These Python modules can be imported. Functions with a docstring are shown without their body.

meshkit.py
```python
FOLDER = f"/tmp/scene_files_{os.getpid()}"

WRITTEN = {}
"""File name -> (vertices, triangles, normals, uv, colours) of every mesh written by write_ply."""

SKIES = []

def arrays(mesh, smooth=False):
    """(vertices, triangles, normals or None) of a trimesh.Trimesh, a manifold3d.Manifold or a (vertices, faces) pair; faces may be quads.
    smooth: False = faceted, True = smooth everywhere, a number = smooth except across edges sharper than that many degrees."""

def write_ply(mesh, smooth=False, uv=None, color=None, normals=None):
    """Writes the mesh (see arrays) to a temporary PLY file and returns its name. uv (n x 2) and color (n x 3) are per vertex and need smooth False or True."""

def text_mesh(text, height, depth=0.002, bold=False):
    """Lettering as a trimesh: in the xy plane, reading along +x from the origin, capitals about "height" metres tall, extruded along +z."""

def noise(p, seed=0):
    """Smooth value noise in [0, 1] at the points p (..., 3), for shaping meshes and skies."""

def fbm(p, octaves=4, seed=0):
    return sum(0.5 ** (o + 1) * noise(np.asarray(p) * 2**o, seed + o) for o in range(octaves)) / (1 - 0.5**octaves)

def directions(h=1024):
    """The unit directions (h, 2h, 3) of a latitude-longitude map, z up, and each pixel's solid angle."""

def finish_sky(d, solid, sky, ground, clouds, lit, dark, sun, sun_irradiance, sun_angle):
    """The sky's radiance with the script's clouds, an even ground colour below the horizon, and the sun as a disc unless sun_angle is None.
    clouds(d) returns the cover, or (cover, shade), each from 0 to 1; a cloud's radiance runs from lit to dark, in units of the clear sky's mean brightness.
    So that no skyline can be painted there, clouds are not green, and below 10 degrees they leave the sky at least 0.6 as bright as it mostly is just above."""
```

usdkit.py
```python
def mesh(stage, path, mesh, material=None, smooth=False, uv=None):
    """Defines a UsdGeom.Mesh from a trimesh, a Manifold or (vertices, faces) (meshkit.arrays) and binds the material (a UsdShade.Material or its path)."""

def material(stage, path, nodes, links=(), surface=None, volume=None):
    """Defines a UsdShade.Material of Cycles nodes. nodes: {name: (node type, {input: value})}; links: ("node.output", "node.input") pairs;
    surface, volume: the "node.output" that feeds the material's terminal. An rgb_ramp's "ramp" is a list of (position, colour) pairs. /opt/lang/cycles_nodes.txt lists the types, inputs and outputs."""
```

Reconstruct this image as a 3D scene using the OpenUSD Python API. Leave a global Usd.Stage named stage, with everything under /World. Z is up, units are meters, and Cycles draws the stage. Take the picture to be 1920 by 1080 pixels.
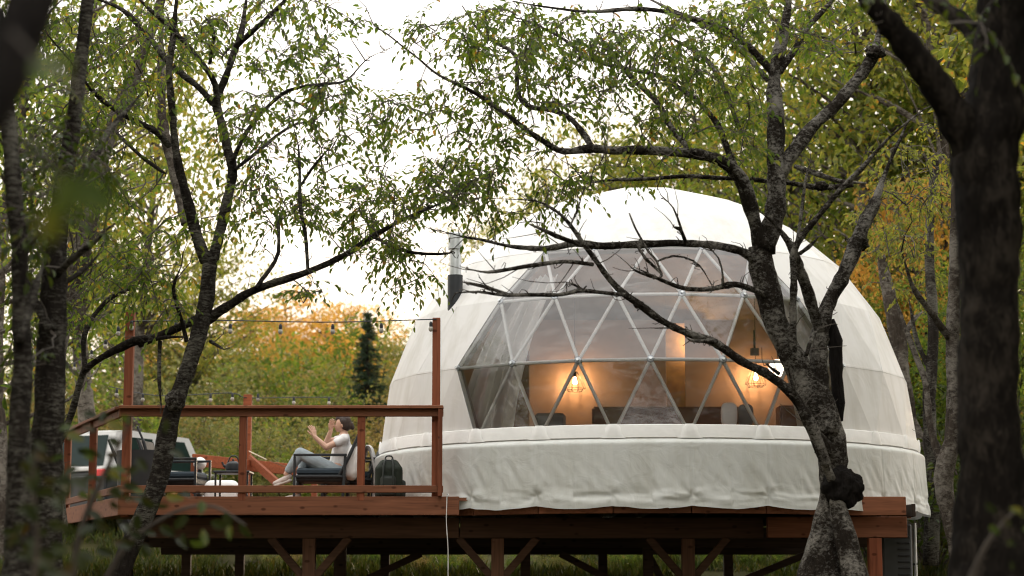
import math
import numpy as np, trimesh
import manifold3d as m3
import usdkit, meshkit
from pxr import Usd, UsdGeom, UsdLux, UsdShade, Gf, Sdf

rng = np.random.default_rng(7)
stage = Usd.Stage.CreateInMemory()
UsdGeom.SetStageUpAxis(stage, UsdGeom.Tokens.z)
UsdGeom.SetStageMetersPerUnit(stage, 1.0)
world = UsdGeom.Xform.Define(stage, '/World')
stage.SetDefaultPrim(world.GetPrim())
UsdGeom.Scope.Define(stage, '/World/Looks')

# ------------------------------------------------------------------ camera
F, TILT = 3714.0, math.radians(8.4)
FW = np.array([0, math.cos(TILT), math.sin(TILT)]); UP = np.array([0, -math.sin(TILT), math.cos(TILT)]); RT = np.array([1.0, 0, 0])
cam = UsdGeom.Camera.Define(stage, '/World/camera')
cam.CreateFocalLengthAttr(F * 36 / 1920); cam.CreateHorizontalApertureAttr(36.0); cam.CreateVerticalApertureAttr(20.25)
cam.CreateClippingRangeAttr(Gf.Vec2f(0.1, 3000))
cam.CreateFStopAttr(1.8); cam.CreateFocusDistanceAttr(20.5)
cam.CreateExposureAttr(1.12)
m = np.eye(4); m[0, :3] = RT; m[1, :3] = UP; m[2, :3] = -FW
cam.AddTransformOp().Set(Gf.Matrix4d(*m.ravel().tolist()))

# ------------------------------------------------------------------ sky and sun
SUN_EL, SUN_AZ = math.radians(10), math.radians(24)          # low behind the trees, back right
SKY_STRENGTH = 0.1
dome = UsdLux.DomeLight.Define(stage, '/World/sky')
skymat = usdkit.material(stage, '/World/Looks/sky_material', {
    'sky': ('sky_texture', {'sky_type': 'single_scattering', 'sun_disc': False, 'sun_elevation': SUN_EL, 'sun_rotation': SUN_AZ, 'altitude': 100.0, 'air_density': 1.0, 'aerosol_density': 1.5, 'ozone_density': 1.0}),
    'tc': ('texture_coordinate', {}),
    'n': ('noise_texture', {'scale': 2.2, 'detail': 5.0, 'roughness': 0.55}),
    'cover': ('rgb_ramp', {'ramp': [(0.0, (0.8, 0.8, 0.8)), (0.45, (0.9, 0.9, 0.9)), (0.7, (1, 1, 1))]}),
    'shade': ('rgb_ramp', {'ramp': [(0.3, (9.4, 9.2, 8.9)), (0.7, (11.3, 11.0, 10.5))]}),
    'mix': ('mix', {'mix_type': 'mix'}), 'sep': ('separate_xyz', {}), 'glow': ('rgb_ramp', {'ramp': [(0.0, (1.0, 0.80, 0.62)), (0.12, (1.0, 0.88, 0.76)), (0.35, (1, 1, 1))]}), 'mg': ('mix', {'mix_type': 'multiply', 'fac': 1.0}),
    'bg': ('background_shader', {'strength': SKY_STRENGTH})},
    [('tc.generated', 'n.vector'), ('n.fac', 'cover.fac'), ('n.fac', 'shade.fac'), ('cover.color', 'mix.fac'), ('sky.color', 'mix.color1'), ('shade.color', 'mix.color2'), ('tc.generated', 'sep.vector'), ('sep.z', 'glow.fac'), ('mix.color', 'mg.color1'), ('glow.color', 'mg.color2'), ('mg.color', 'bg.color')],
    surface='bg.background')
UsdShade.MaterialBindingAPI.Apply(dome.GetPrim()).Bind(skymat)
sun = UsdLux.DistantLight.Define(stage, '/World/sun')
sun.CreateNormalizeAttr(True); sun.CreateIntensityAttr(0.3); sun.CreateAngleAttr(12.0); sun.CreateColorAttr(Gf.Vec3f(1.0, 0.78, 0.55))
sun.AddRotateXYZOp().Set(Gf.Vec3f(90 - math.degrees(SUN_EL), 0, 180 - math.degrees(SUN_AZ)))

# ------------------------------------------------------------------ helpers
def ray(px, py): return FW + RT * ((px - 960) / F) - UP * ((py - 540) / F)
def at(px, py, Y):
    d = ray(px, py); return d * (Y / d[1])
def hit(px, py, C, R):
    d = ray(px, py); d = d / np.linalg.norm(d); b = d @ C
    return d * (b - math.sqrt(max(b * b - C @ C + R * R, 0)))

used, base_of = {}, {}
def numbered(parent, name):
    k = (parent, name); used[k] = used.get(k, -1) + 1
    return name if used[k] == 0 else f'{name}_{used[k]:03d}'
def tag(p, label=None, cat=None, group=None, kind=None):
    for k, v in (('label', label), ('category', cat), ('group', group), ('kind', kind)):
        if v: p.SetCustomDataByKey(k, v)
    return p
def thing(name, label, cat, loc=(0, 0, 0), group=None, rotz=0.0, scale=None):
    path = '/World/' + numbered('/World', name)
    x = UsdGeom.Xform.Define(stage, path); x.AddTranslateOp().Set(Gf.Vec3d(*map(float, loc)))
    if rotz: x.AddRotateZOp().Set(float(rotz))
    if scale is not None: x.AddScaleOp().Set(Gf.Vec3f(*map(float, scale)))
    base_of[path] = np.array(loc, float)
    return tag(x.GetPrim(), label, cat, group)
def tri(mesh):
    if hasattr(mesh, 'to_mesh'):
        q = mesh.to_mesh(); return np.array(q.vert_properties[:, :3], float), np.array(q.tri_verts)
    if isinstance(mesh, trimesh.Trimesh): return np.array(mesh.vertices), np.array(mesh.faces)
    v, f = np.asarray(mesh[0], float), np.asarray(mesh[1], int)
    if f.shape[1] == 4: f = np.vstack([f[:, [0, 1, 2]], f[:, [0, 2, 3]]])
    return v, f
def part(parent, name, mesh, mat, smooth=False, kind=None, label=None, local=False):
    pp = str(parent.GetPath()); v, f = tri(mesh)
    b = base_of.get(pp, np.zeros(3))
    if not local: v = v - b
    path = pp + '/' + numbered(pp, name)
    p = usdkit.mesh(stage, path, (v, f), M[mat], smooth).GetPrim()
    base_of[path] = b if not local else np.zeros(3)
    return tag(p, label, None, None, kind)
def single(name, mesh, mat, label=None, cat=None, group=None, kind=None, smooth=False):
    v, f = tri(mesh); path = '/World/' + numbered('/World', name)
    p = usdkit.mesh(stage, path, (v, f), M[mat], smooth).GetPrim()
    base_of[path] = np.zeros(3)
    return tag(p, label, cat, group, kind)
def copy_of(src, name, label, cat, loc, rotz=0.0, scale=(1, 1, 1), group=None):
    path = '/World/' + numbered('/World', name)
    x = UsdGeom.Xform.Define(stage, path); p = x.GetPrim()
    p.GetReferences().AddInternalReference(src if isinstance(src, Sdf.Path) else src.GetPath()); p.SetInstanceable(True)
    x.ClearXformOpOrder()
    x.AddTranslateOp().Set(Gf.Vec3d(*map(float, loc))); x.AddRotateZOp().Set(float(rotz)); x.AddScaleOp().Set(Gf.Vec3f(*map(float, scale)))
    return tag(p, label, cat, group)
def proto(name):
    path = '/World/Prototypes/' + name
    p = stage.CreateClassPrim(path) ; p.SetTypeName('Xform'); base_of[path] = np.zeros(3)
    return p
stage.CreateClassPrim('/World/Prototypes')

def cat_(ms):
    vs, fs, n = [], [], 0
    for q in ms:
        v, f = tri(q); vs.append(v); fs.append(f + n); n += len(v)
    return np.vstack(vs), np.vstack(fs)
def box(c, s, R=None):
    b = trimesh.creation.box(s)
    if R is not None: b.apply_transform(R)
    b.apply_translation(c); return b
def bevel_box(c, s, r=0.008, rz=0.0):
    """box with chamfered edges (hull of shrunken boxes)"""
    s = np.array(s, float); r = min(r, s.min() * 0.3); pts = []
    for k in range(3):
        h = s / 2 - r; h[k] += r
        for sg in np.array(np.meshgrid([-1, 1], [-1, 1], [-1, 1])).T.reshape(-1, 3): pts.append(sg * h)
    q = trimesh.Trimesh(np.array(pts)).convex_hull
    if rz: q.apply_transform(trimesh.transformations.rotation_matrix(rz, [0, 0, 1]))
    q.apply_translation(c); return q
def beam(a, b, w, h, up=(0, 0, 1), r=0.006):
    """chamfered timber from a to b; w across, h along up"""
    a, b = np.array(a, float), np.array(b, float); d = b - a; L = np.linalg.norm(d); d = d / L
    side = np.cross(d, up)
    if np.linalg.norm(side) < 1e-6: side = np.cross(d, (0, 1, 0))
    side /= np.linalg.norm(side); u = np.cross(side, d)
    q = bevel_box((0, 0, 0), (L, w, h), r); T = np.eye(4); T[:3, 0] = d; T[:3, 1] = side; T[:3, 2] = u; T[:3, 3] = (a + b) / 2
    q.apply_transform(T); return q
def spline(P, n):
    P = np.asarray(P, float)
    if len(P) < 3:
        t = np.linspace(0, 1, n)[:, None]; return P[0] * (1 - t) + P[-1] * t
    Q = np.vstack([2 * P[0] - P[1], P, 2 * P[-1] - P[-2]]); out = []
    for t in np.linspace(0, len(P) - 1, n):
        i = min(int(t), len(P) - 2); u = t - i; a, b, c, d = Q[i:i + 4]
        out.append(0.5 * (2 * b + (c - a) * u + (2 * a - 5 * b + 4 * c - d) * u * u + (3 * b - a - 3 * c + d) * u ** 3))
    return np.array(out)
def tube(P, r, sides=8, rough=0.0, cap=True, seed=0, freq=6.0):
    P = np.asarray(P, float); n = len(P); r = np.broadcast_to(r, n)
    T = np.gradient(P, axis=0); T /= np.linalg.norm(T, axis=1, keepdims=True) + 1e-12
    a = np.array([0, 0, 1.0]) if abs(T[0, 2]) < 0.9 else np.array([1.0, 0, 0])
    V = []
    for i in range(n):
        a = a - T[i] * (a @ T[i]); a /= np.linalg.norm(a); b = np.cross(T[i], a)
        th = np.arange(sides) * 2 * np.pi / sides
        V.append(P[i] + r[i] * (np.cos(th)[:, None] * a + np.sin(th)[:, None] * b))
    V = np.array(V)
    if rough:
        q = V / (r.mean() + 1e-9)
        nz = meshkit.fbm(V * freq + seed * 7.1, 3, seed) - 0.5 + 0.5 * (meshkit.noise(V * freq * 0.35 + 3.3, seed + 5) - 0.5)
        C = P[:, None, :]; V = C + (V - C) * (1 + 2 * rough * nz)[..., None]
    V = V.reshape(-1, 3)
    i, j = np.meshgrid(np.arange(n - 1), np.arange(sides), indexing='ij'); i, j = i.ravel(), j.ravel(); k = (j + 1) % sides
    A, B, Cc, D = i * sides + j, i * sides + k, (i + 1) * sides + k, (i + 1) * sides + j
    f = np.vstack([np.stack([A, B, Cc], 1), np.stack([A, Cc, D], 1)])
    if cap:
        V = np.vstack([V, P[0], P[-1]]); j = np.arange(sides); k = (j + 1) % sides; s0 = n * sides
        f = np.vstack([f, np.stack([np.full(sides, s0), k, j], 1), np.stack([np.full(sides, s0 + 1), (n - 1) * sides + j, (n - 1) * sides + k], 1)])
    return V, f
def many_tubes(segs, sides=3):
    return cat_([tube(p, r, sides, cap=False) for p, r in segs])
def leaves(C, D, N, L, W, fold=0.25):
    """leaf-shaped faces: base point C, direction D, normal N, length L, width W (arrays)"""
    D = D / (np.linalg.norm(D, axis=1, keepdims=True) + 1e-9); S = np.cross(D, N); S /= np.linalg.norm(S, axis=1, keepdims=True) + 1e-9; U = np.cross(S, D)
    L, W = L[:, None], W[:, None]
    V = np.stack([C, C + D * L * 0.3 + S * W * 0.46 + U * W * fold, C + D * L * 0.68 + S * W * 0.4 + U * W * fold * 0.8, C + D * L - U * L * 0.12, C + D * L * 0.68 - S * W * 0.4 + U * W * fold * 0.8, C + D * L * 0.3 - S * W * 0.46 + U * W * fold], 1).reshape(-1, 3)
    b = np.arange(len(C))[:, None] * 6
    return V, np.vstack([b + [0, 1, 2], b + [0, 2, 3], b + [0, 3, 4], b + [0, 4, 5]])
def unit(n, g=rng):
    v = g.normal(size=(n, 3)); return v / np.linalg.norm(v, axis=1, keepdims=True)
def lathe(profile, n=24):
    return trimesh.creation.revolve(np.array(profile, float), sections=n)
def ball(c, r, sub=2):
    q = trimesh.creation.icosphere(sub, 1.0); q.apply_scale(r); q.apply_translation(c); return q
def blob(chains, refine=0.02, it=8, seg=14):
    """chains of (point, radius): hull of neighbouring spheres, joined and smoothed"""
    parts = []
    for ch in chains:
        sp = [m3.Manifold.sphere(float(r), seg).translate([float(x) for x in p]) for p, r in ch]
        if len(sp) == 1: parts.append(sp[0])
        for a, b in zip(sp[:-1], sp[1:]): parts.append(m3.Manifold.batch_hull([a, b]))
    q = m3.Manifold.batch_boolean(parts, m3.OpType.Add).refine_to_length(refine)
    v, f = tri(q); t = trimesh.Trimesh(v, f, process=True)
    if it: trimesh.smoothing.filter_taubin(t, lamb=0.5, nu=0.52, iterations=it)
    return t

# ------------------------------------------------------------------ materials
M = {}
def mat(name, nodes, links, surface): M[name] = usdkit.material(stage, '/World/Looks/' + name, nodes, links, surface=surface)
def plain(name, color, rough=0.6, metallic=0.0, var=0.15, scale=8.0, bump=0.0, bscale=60.0, spec=0.4, **kw):
    c = np.array(color, float)
    nodes = {'g': ('geometry', {}), 'n': ('noise_texture', {'scale': scale, 'detail': 4.0}), 'r': ('rgb_ramp', {'ramp': [(0.3, tuple(c * (1 - var))), (0.7, tuple(np.minimum(c * (1 + var), 0.95)))]}),
             'p': ('principled_bsdf', {'roughness': rough, 'metallic': metallic, 'specular_ior_level': spec, **kw})}
    links = [('g.position', 'n.vector'), ('n.fac', 'r.fac'), ('r.color', 'p.base_color')]
    if bump:
        nodes['n2'] = ('noise_texture', {'scale': bscale, 'detail': 3.0}); nodes['b'] = ('bump', {'strength': bump, 'distance': 0.01})
        links += [('g.position', 'n2.vector'), ('n2.fac', 'b.height'), ('b.normal', 'p.normal')]
    mat(name, nodes, links, 'p.BSDF')
def leafmat(name, ramp, trans=0.45, rough=0.45, tint=(1.25, 1.15, 0.55)):
    mat(name, {'g': ('geometry', {}), 'nt': ('noise_texture', {'scale': 8.5, 'detail': 2.0, 'roughness': 0.6}), 'mr': ('map_range', {'from_min': 0.30, 'from_max': 0.70, 'clamp': True}), 'r': ('rgb_ramp', {'ramp': ramp}), 'n': ('noise_texture', {'scale': 0.9, 'detail': 2.0}),
               'v': ('rgb_ramp', {'ramp': [(0.3, (0.7, 0.72, 0.75)), (0.7, (1.25, 1.2, 1.1))]}), 'mv': ('mix', {'mix_type': 'multiply', 'fac': 1.0}),
               't': ('mix', {'mix_type': 'multiply', 'fac': 1.0, 'color2': tint}),
               'p': ('principled_bsdf', {'roughness': rough, 'specular_ior_level': 0.35}), 'tr': ('translucent_bsdf', {}), 'm': ('mix_closure', {'fac': trans})},
        [('g.position', 'nt.vector'), ('nt.fac', 'mr.value'), ('mr.result', 'r.fac'), ('g.position', 'n.vector'), ('n.fac', 'v.fac'), ('r.color', 'mv.color1'), ('v.color', 'mv.color2'), ('mv.color', 'p.base_color'), ('mv.color', 't.color1'), ('t.color', 'tr.color'), ('p.BSDF', 'm.closure1'), ('tr.BSDF', 'm.closure2')], 'm.closure')
leafmat('leaf_green', [(0, (0.05, 0.095, 0.018)), (0.4, (0.10, 0.16, 0.03)), (0.7, (0.165, 0.215, 0.042)), (0.92, (0.27, 0.25, 0.05)), (1, (0.36, 0.17, 0.04))], trans=0.64, tint=(1.4, 1.35, 0.75))
leafmat('leaf_olive', [(0, (0.08, 0.115, 0.024)), (0.5, (0.18, 0.21, 0.045)), (0.85, (0.29, 0.26, 0.055)), (1, (0.42, 0.20, 0.045))], trans=0.62, tint=(1.4, 1.3, 0.75))
leafmat('leaf_shrub', [(0, (0.09, 0.12, 0.04)), (0.5, (0.20, 0.215, 0.075)), (0.85, (0.30, 0.265, 0.10)), (1, (0.38, 0.24, 0.10))], trans=0.5, tint=(1.15, 1.1, 0.7))
leafmat('leaf_orange', [(0, (0.30, 0.27, 0.07)), (0.45, (0.52, 0.37, 0.09)), (0.8, (0.56, 0.32, 0.08)), (1, (0.42, 0.19, 0.05))], trans=0.55, tint=(1.3, 1.05, 0.6))
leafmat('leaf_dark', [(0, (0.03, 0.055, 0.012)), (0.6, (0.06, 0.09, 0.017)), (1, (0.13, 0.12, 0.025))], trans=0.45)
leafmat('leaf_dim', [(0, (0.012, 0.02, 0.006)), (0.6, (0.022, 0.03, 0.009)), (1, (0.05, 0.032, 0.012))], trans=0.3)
leafmat('leaf_tan', [(0, (0.22, 0.17, 0.08)), (0.6, (0.30, 0.23, 0.10)), (1, (0.19, 0.19, 0.07))], trans=0.4)
leafmat('needles', [(0, (0.022, 0.045, 0.024)), (1, (0.04, 0.07, 0.035))], trans=0.15)
leafmat('grass_blades', [(0, (0.035, 0.06, 0.013)), (0.6, (0.08, 0.10, 0.022)), (1, (0.17, 0.13, 0.05))])
def bark(name, dark, light, scale=9.0, spots=0.56, bump=0.7, band=2.2):
    mat(name, {'g': ('geometry', {}), 'mp': ('mapping', {'scale': (1, 1, 0.3)}), 'n': ('noise_texture', {'scale': scale * 1.8, 'detail': 8.0, 'roughness': 0.7, 'distortion': 0.4}),
               'r': ('rgb_ramp', {'ramp': [(0.3, tuple(np.array(dark) * 0.4)), (0.5, dark), (0.72, tuple(np.array(dark) * 1.7))]}),
               'mb': ('mapping', {'scale': (1, 1, band)}), 'n2': ('noise_texture', {'scale': scale, 'detail': 7.0, 'roughness': 0.75, 'distortion': 0.5}), 'n3': ('noise_texture', {'scale': scale * 0.16, 'detail': 3.0}),
               'mq': ('mix', {'mix_type': 'mix', 'fac': 0.42}), 'r2': ('rgb_ramp', {'ramp': [(spots - 0.04, (0, 0, 0)), (spots + 0.08, (0.9, 0.9, 0.9))]}),
               'mx': ('mix', {'mix_type': 'mix', 'color2': light}), 'b': ('bump', {'strength': bump, 'distance': 0.04}), 'p': ('principled_bsdf', {'roughness': 0.88, 'specular_ior_level': 0.06})},
        [('g.position', 'mp.vector'), ('mp.vector', 'n.vector'), ('n.fac', 'r.fac'), ('g.position', 'mb.vector'), ('mb.vector', 'n2.vector'), ('g.position', 'n3.vector'), ('n2.fac', 'mq.color1'), ('n3.fac', 'mq.color2'), ('mq.color', 'r2.fac'), ('r2.color', 'mx.fac'), ('r.color', 'mx.color1'), ('mx.color', 'p.base_color'), ('n.fac', 'b.height'), ('b.normal', 'p.normal')], 'p.BSDF')
bark('bark_dark', (0.02, 0.0165, 0.014), (0.15, 0.142, 0.12), 17.0, 0.525, 0.9, 3.0)
bark('bark_lichen', (0.025, 0.02, 0.016), (0.30, 0.28, 0.25), 27.0, 0.515, 1.0, 1.6)
bark('bark_pale', (0.05, 0.04, 0.032), (0.2, 0.18, 0.155), 12.0, 0.505, 0.8, 1.6)
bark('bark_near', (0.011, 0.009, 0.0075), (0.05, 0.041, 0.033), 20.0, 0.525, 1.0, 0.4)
bark('burl_bark', (0.014, 0.012, 0.011), (0.035, 0.031, 0.028), 14.0, 0.62, 1.0)
def wood(name, color, axis=(0.35, 6, 6), knots=True):
    c = np.array(color)
    mat(name, {'g': ('geometry', {}), 'mp': ('mapping', {'scale': axis}), 'n': ('noise_texture', {'scale': 5.0, 'detail': 5.0, 'roughness': 0.6, 'distortion': 0.6}),
               'r': ('rgb_ramp', {'ramp': [(0.25, tuple(c * 0.62)), (0.5, tuple(c)), (0.75, tuple(c * 1.3))]}),
               'mk': ('mapping', {'scale': (5.0, 5.0, 9.0)}), 'vk': ('voronoi_texture', {'scale': 1.0}), 'rk': ('rgb_ramp', {'ramp': [(0.1, (0.25, 0.2, 0.18)), (0.2, (1, 1, 1))]}),
               'mm': ('mix', {'mix_type': 'multiply', 'fac': 0.75 if knots else 0.0}), 'oi': ('object_info', {}), 'ro': ('rgb_ramp', {'ramp': [(0, (0.8, 0.8, 0.8)), (1, (1.2, 1.15, 1.1))]}), 'm2': ('mix', {'mix_type': 'multiply', 'fac': 1.0}),
               'b': ('bump', {'strength': 0.25, 'distance': 0.004}), 'p': ('principled_bsdf', {'roughness': 0.7, 'specular_ior_level': 0.12})},
        [('g.position', 'mp.vector'), ('mp.vector', 'n.vector'), ('n.fac', 'r.fac'), ('g.position', 'mk.vector'), ('mk.vector', 'vk.vector'), ('vk.distance', 'rk.fac'), ('r.color', 'mm.color1'), ('rk.color', 'mm.color2'), ('mm.color', 'm2.color1'), ('oi.random', 'ro.fac'), ('ro.color', 'm2.color2'), ('m2.color', 'p.base_color'), ('n.fac', 'b.height'), ('b.normal', 'p.normal')], 'p.BSDF')
wood('cedar', (0.19, 0.078, 0.043)); wood('cedar_upright', (0.17, 0.056, 0.029), (6, 6, 0.4)); wood('timber', (0.075, 0.042, 0.027)); wood('timber_upright', (0.11, 0.058, 0.036), (6, 6, 0.4)); wood('dark_timber', (0.055, 0.032, 0.022)); wood('old_timber', (0.05, 0.035, 0.026)); wood('red_board', (0.24, 0.075, 0.036))
def fabric(name, color, trans, bump=0.25, bscale=2.2):
    c = np.array(color)
    mat(name, {'g': ('geometry', {}), 'mp': ('mapping', {'scale': (2.6, 2.6, 0.35)}), 'n': ('noise_texture', {'scale': 1.7, 'detail': 6.0, 'roughness': 0.65}), 'r': ('rgb_ramp', {'ramp': [(0.3, tuple(c * np.array([0.86, 0.85, 0.82]))), (0.55, tuple(c))]}),
               'n2': ('noise_texture', {'scale': bscale, 'detail': 4.0, 'distortion': 0.8}), 'b': ('bump', {'strength': bump, 'distance': 0.04}),
               'p': ('principled_bsdf', {'roughness': 0.45, 'specular_ior_level': 0.35}), 'tr': ('translucent_bsdf', {}), 'm': ('mix_closure', {'fac': trans})},
        [('g.position', 'mp.vector'), ('mp.vector', 'n.vector'), ('n.fac', 'r.fac'), ('r.color', 'p.base_color'), ('r.color', 'tr.color'), ('g.position', 'n2.vector'), ('n2.fac', 'b.height'), ('b.normal', 'p.normal'), ('p.BSDF', 'm.closure1'), ('tr.BSDF', 'm.closure2')], 'm.closure')
fabric('tent_fabric', (0.80, 0.785, 0.765), 0.02); fabric('liner_fabric', (0.40, 0.335, 0.30), 0.02); fabric('skirt_fabric', (0.77, 0.785, 0.765), 0.08, 0.3, 5.0)
fabric('curtain_cloth', (0.70, 0.68, 0.66), 0.15, 0.1)
plain('hem_fabric', (0.80, 0.79, 0.77), 0.5, bump=0.3, bscale=14.0, var=0.04)
mat('clear_vinyl', {'g': ('geometry', {}), 'n': ('noise_texture', {'scale': 2.6, 'detail': 5.0, 'distortion': 1.0}), 'b': ('bump', {'strength': 0.1, 'distance': 0.05}),
                    'm3': ('mapping', {'scale': (1.0, 1.0, 2.6), 'rotation': (0.0, 0.35, 0.0)}), 'n3': ('noise_texture', {'scale': 2.2, 'detail': 8.0, 'roughness': 0.72, 'distortion': 1.2}), 'rh': ('rgb_ramp', {'ramp': [(0.48, (0.004, 0.004, 0.004)), (0.62, (0.035, 0.035, 0.035)), (0.76, (0.13, 0.13, 0.13))]}),
                    'f': ('fresnel', {'IOR': 1.55}), 'f2': ('math', {'math_type': 'multiply', 'value2': 1.9, 'use_clamp': True}), 't': ('transparent_bsdf', {'color': (0.93, 0.93, 0.93)}), 'gl': ('glossy_bsdf', {'color': (0.95, 0.95, 0.95), 'roughness': 0.04}),
                    'd': ('diffuse_bsdf', {'color': (0.62, 0.61, 0.60)}), 'mh': ('mix_closure', {}), 'm': ('mix_closure', {})},
    [('g.position', 'n.vector'), ('n.fac', 'b.height'), ('b.normal', 'gl.normal'), ('g.position', 'm3.vector'), ('m3.vector', 'n3.vector'), ('n3.fac', 'rh.fac'), ('rh.color', 'mh.fac'), ('t.BSDF', 'mh.closure1'), ('d.BSDF', 'mh.closure2'), ('f.fac', 'f2.value1'), ('f2.value', 'm.fac'), ('mh.closure', 'm.closure1'), ('gl.BSDF', 'm.closure2')], 'm.closure')
plain('white_metal', (0.72, 0.72, 0.71), 0.4, var=0.03); plain('hub_metal', (0.34, 0.36, 0.39), 0.35, 0.7, var=0.1); plain('galvanised', (0.52, 0.54, 0.55), 0.4, 0.8, var=0.15)
plain('black_steel', (0.025, 0.027, 0.03), 0.45, 0.3); plain('black_wicker', (0.018, 0.02, 0.022), 0.6, bump=0.5, bscale=120); plain('dark_cushion', (0.03, 0.045, 0.06), 0.85)
plain('white_cloth', (0.84, 0.83, 0.82), 0.85, bump=0.3, bscale=20, var=0.04); plain('rope_white', (0.6, 0.58, 0.55), 0.9); plain('cream_canvas', (0.62, 0.53, 0.42), 0.9)
plain('backpack_green', (0.009, 0.015, 0.008), 0.8, bump=0.3); plain('backpack_dark', (0.015, 0.02, 0.016), 0.7)
plain('skin', (0.56, 0.34, 0.25), 0.5, var=0.05); plain('hair_brown', (0.03, 0.016, 0.011), 0.55, bump=0.5, bscale=90); plain('tee_white', (0.72, 0.71, 0.71), 0.85, bump=0.4, bscale=22, var=0.04); plain('denim', (0.30, 0.35, 0.38), 0.85, bump=0.3, bscale=30); plain('shoe_cream', (0.5, 0.42, 0.38), 0.7); plain('shoe_sole', (0.65, 0.6, 0.55), 0.7); plain('eye_dark', (0.03, 0.02, 0.02), 0.3); plain('lip', (0.42, 0.17, 0.15), 0.5)
plain('car_white', (0.62, 0.62, 0.62), 0.3, var=0.02, spec=0.5); plain('car_black', (0.02, 0.022, 0.025), 0.35); plain('car_glass', (0.008, 0.02, 0.018), 0.3, spec=0.15); plain('tail_red', (0.6, 0.03, 0.035), 0.25); plain('tyre', (0.02, 0.02, 0.02), 0.9); plain('pale_panel', (0.55, 0.53, 0.52), 0.7); plain('red_paint', (0.5, 0.08, 0.06), 0.6)
plain('wall_tan', (0.43, 0.36, 0.325), 0.7, var=0.08, scale=3); plain('door_wood', (0.55, 0.36, 0.17), 0.6); plain('brown_leather', (0.19, 0.095, 0.07), 0.6, bump=0.3, bscale=15); plain('grey_cloth', (0.26, 0.27, 0.29), 0.9); plain('grey_dark_cloth', (0.16, 0.15, 0.16), 0.9); plain('floor_wood', (0.25, 0.15, 0.09), 0.6); plain('brown_wood', (0.22, 0.1, 0.055), 0.6)
plain('ground_soil', (0.045, 0.042, 0.018), 0.97, spec=0.03, var=0.5, scale=1.3, bump=1.0, bscale=9.0); plain('twig_bark', (0.055, 0.045, 0.036), 0.9, var=0.3); plain('glass_bulb', (0.30, 0.28, 0.24), 0.15, spec=0.6); plain('unit_grey', (0.05, 0.055, 0.06), 0.5)
def emit(name, color, s): mat(name, {'e': ('emission', {'color': color, 'strength': s})}, [], 'e.emission')
emit('bulb_glow', (1.0, 0.48, 0.18), 160.0); emit('lantern_glow', (1.0, 0.82, 0.62), 3.0); emit('door_glow', (1.0, 0.6, 0.26), 30.0)

# ------------------------------------------------------------------ ground
def sstep(a, b, t):
    t = np.clip((t - a) / (b - a), 0, 1); return t * t * (3 - 2 * t)
def ground_z(x, y):
    x, y = np.asarray(x, float), np.asarray(y, float)
    z = -1.45 + 0.25 * sstep(4, 20, y) + 1.3 * sstep(22, 31, y) + 0.9 * sstep(30, 37, y) + 2.2 * sstep(36, 62, y) + 6 * sstep(60, 160, y)
    p = np.stack([x * 0.22, y * 0.22, x * 0], -1)
    return z + 0.22 * (meshkit.fbm(p, 3, 3) - 0.5)
gx = np.concatenate([np.linspace(-900, -45, 14), np.linspace(-40, 40, 110), np.linspace(45, 900, 14)]); gy = np.concatenate([np.linspace(-900, -30, 12), np.linspace(-25, 75, 130), np.linspace(80, 1200, 22)])
X, Yg = np.meshgrid(gx, gy); Z = ground_z(X, Yg)
nx, ny = len(gx), len(gy); ii, jj = np.meshgrid(np.arange(ny - 1), np.arange(nx - 1), indexing='ij'); a = (ii * nx + jj).ravel()
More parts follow.
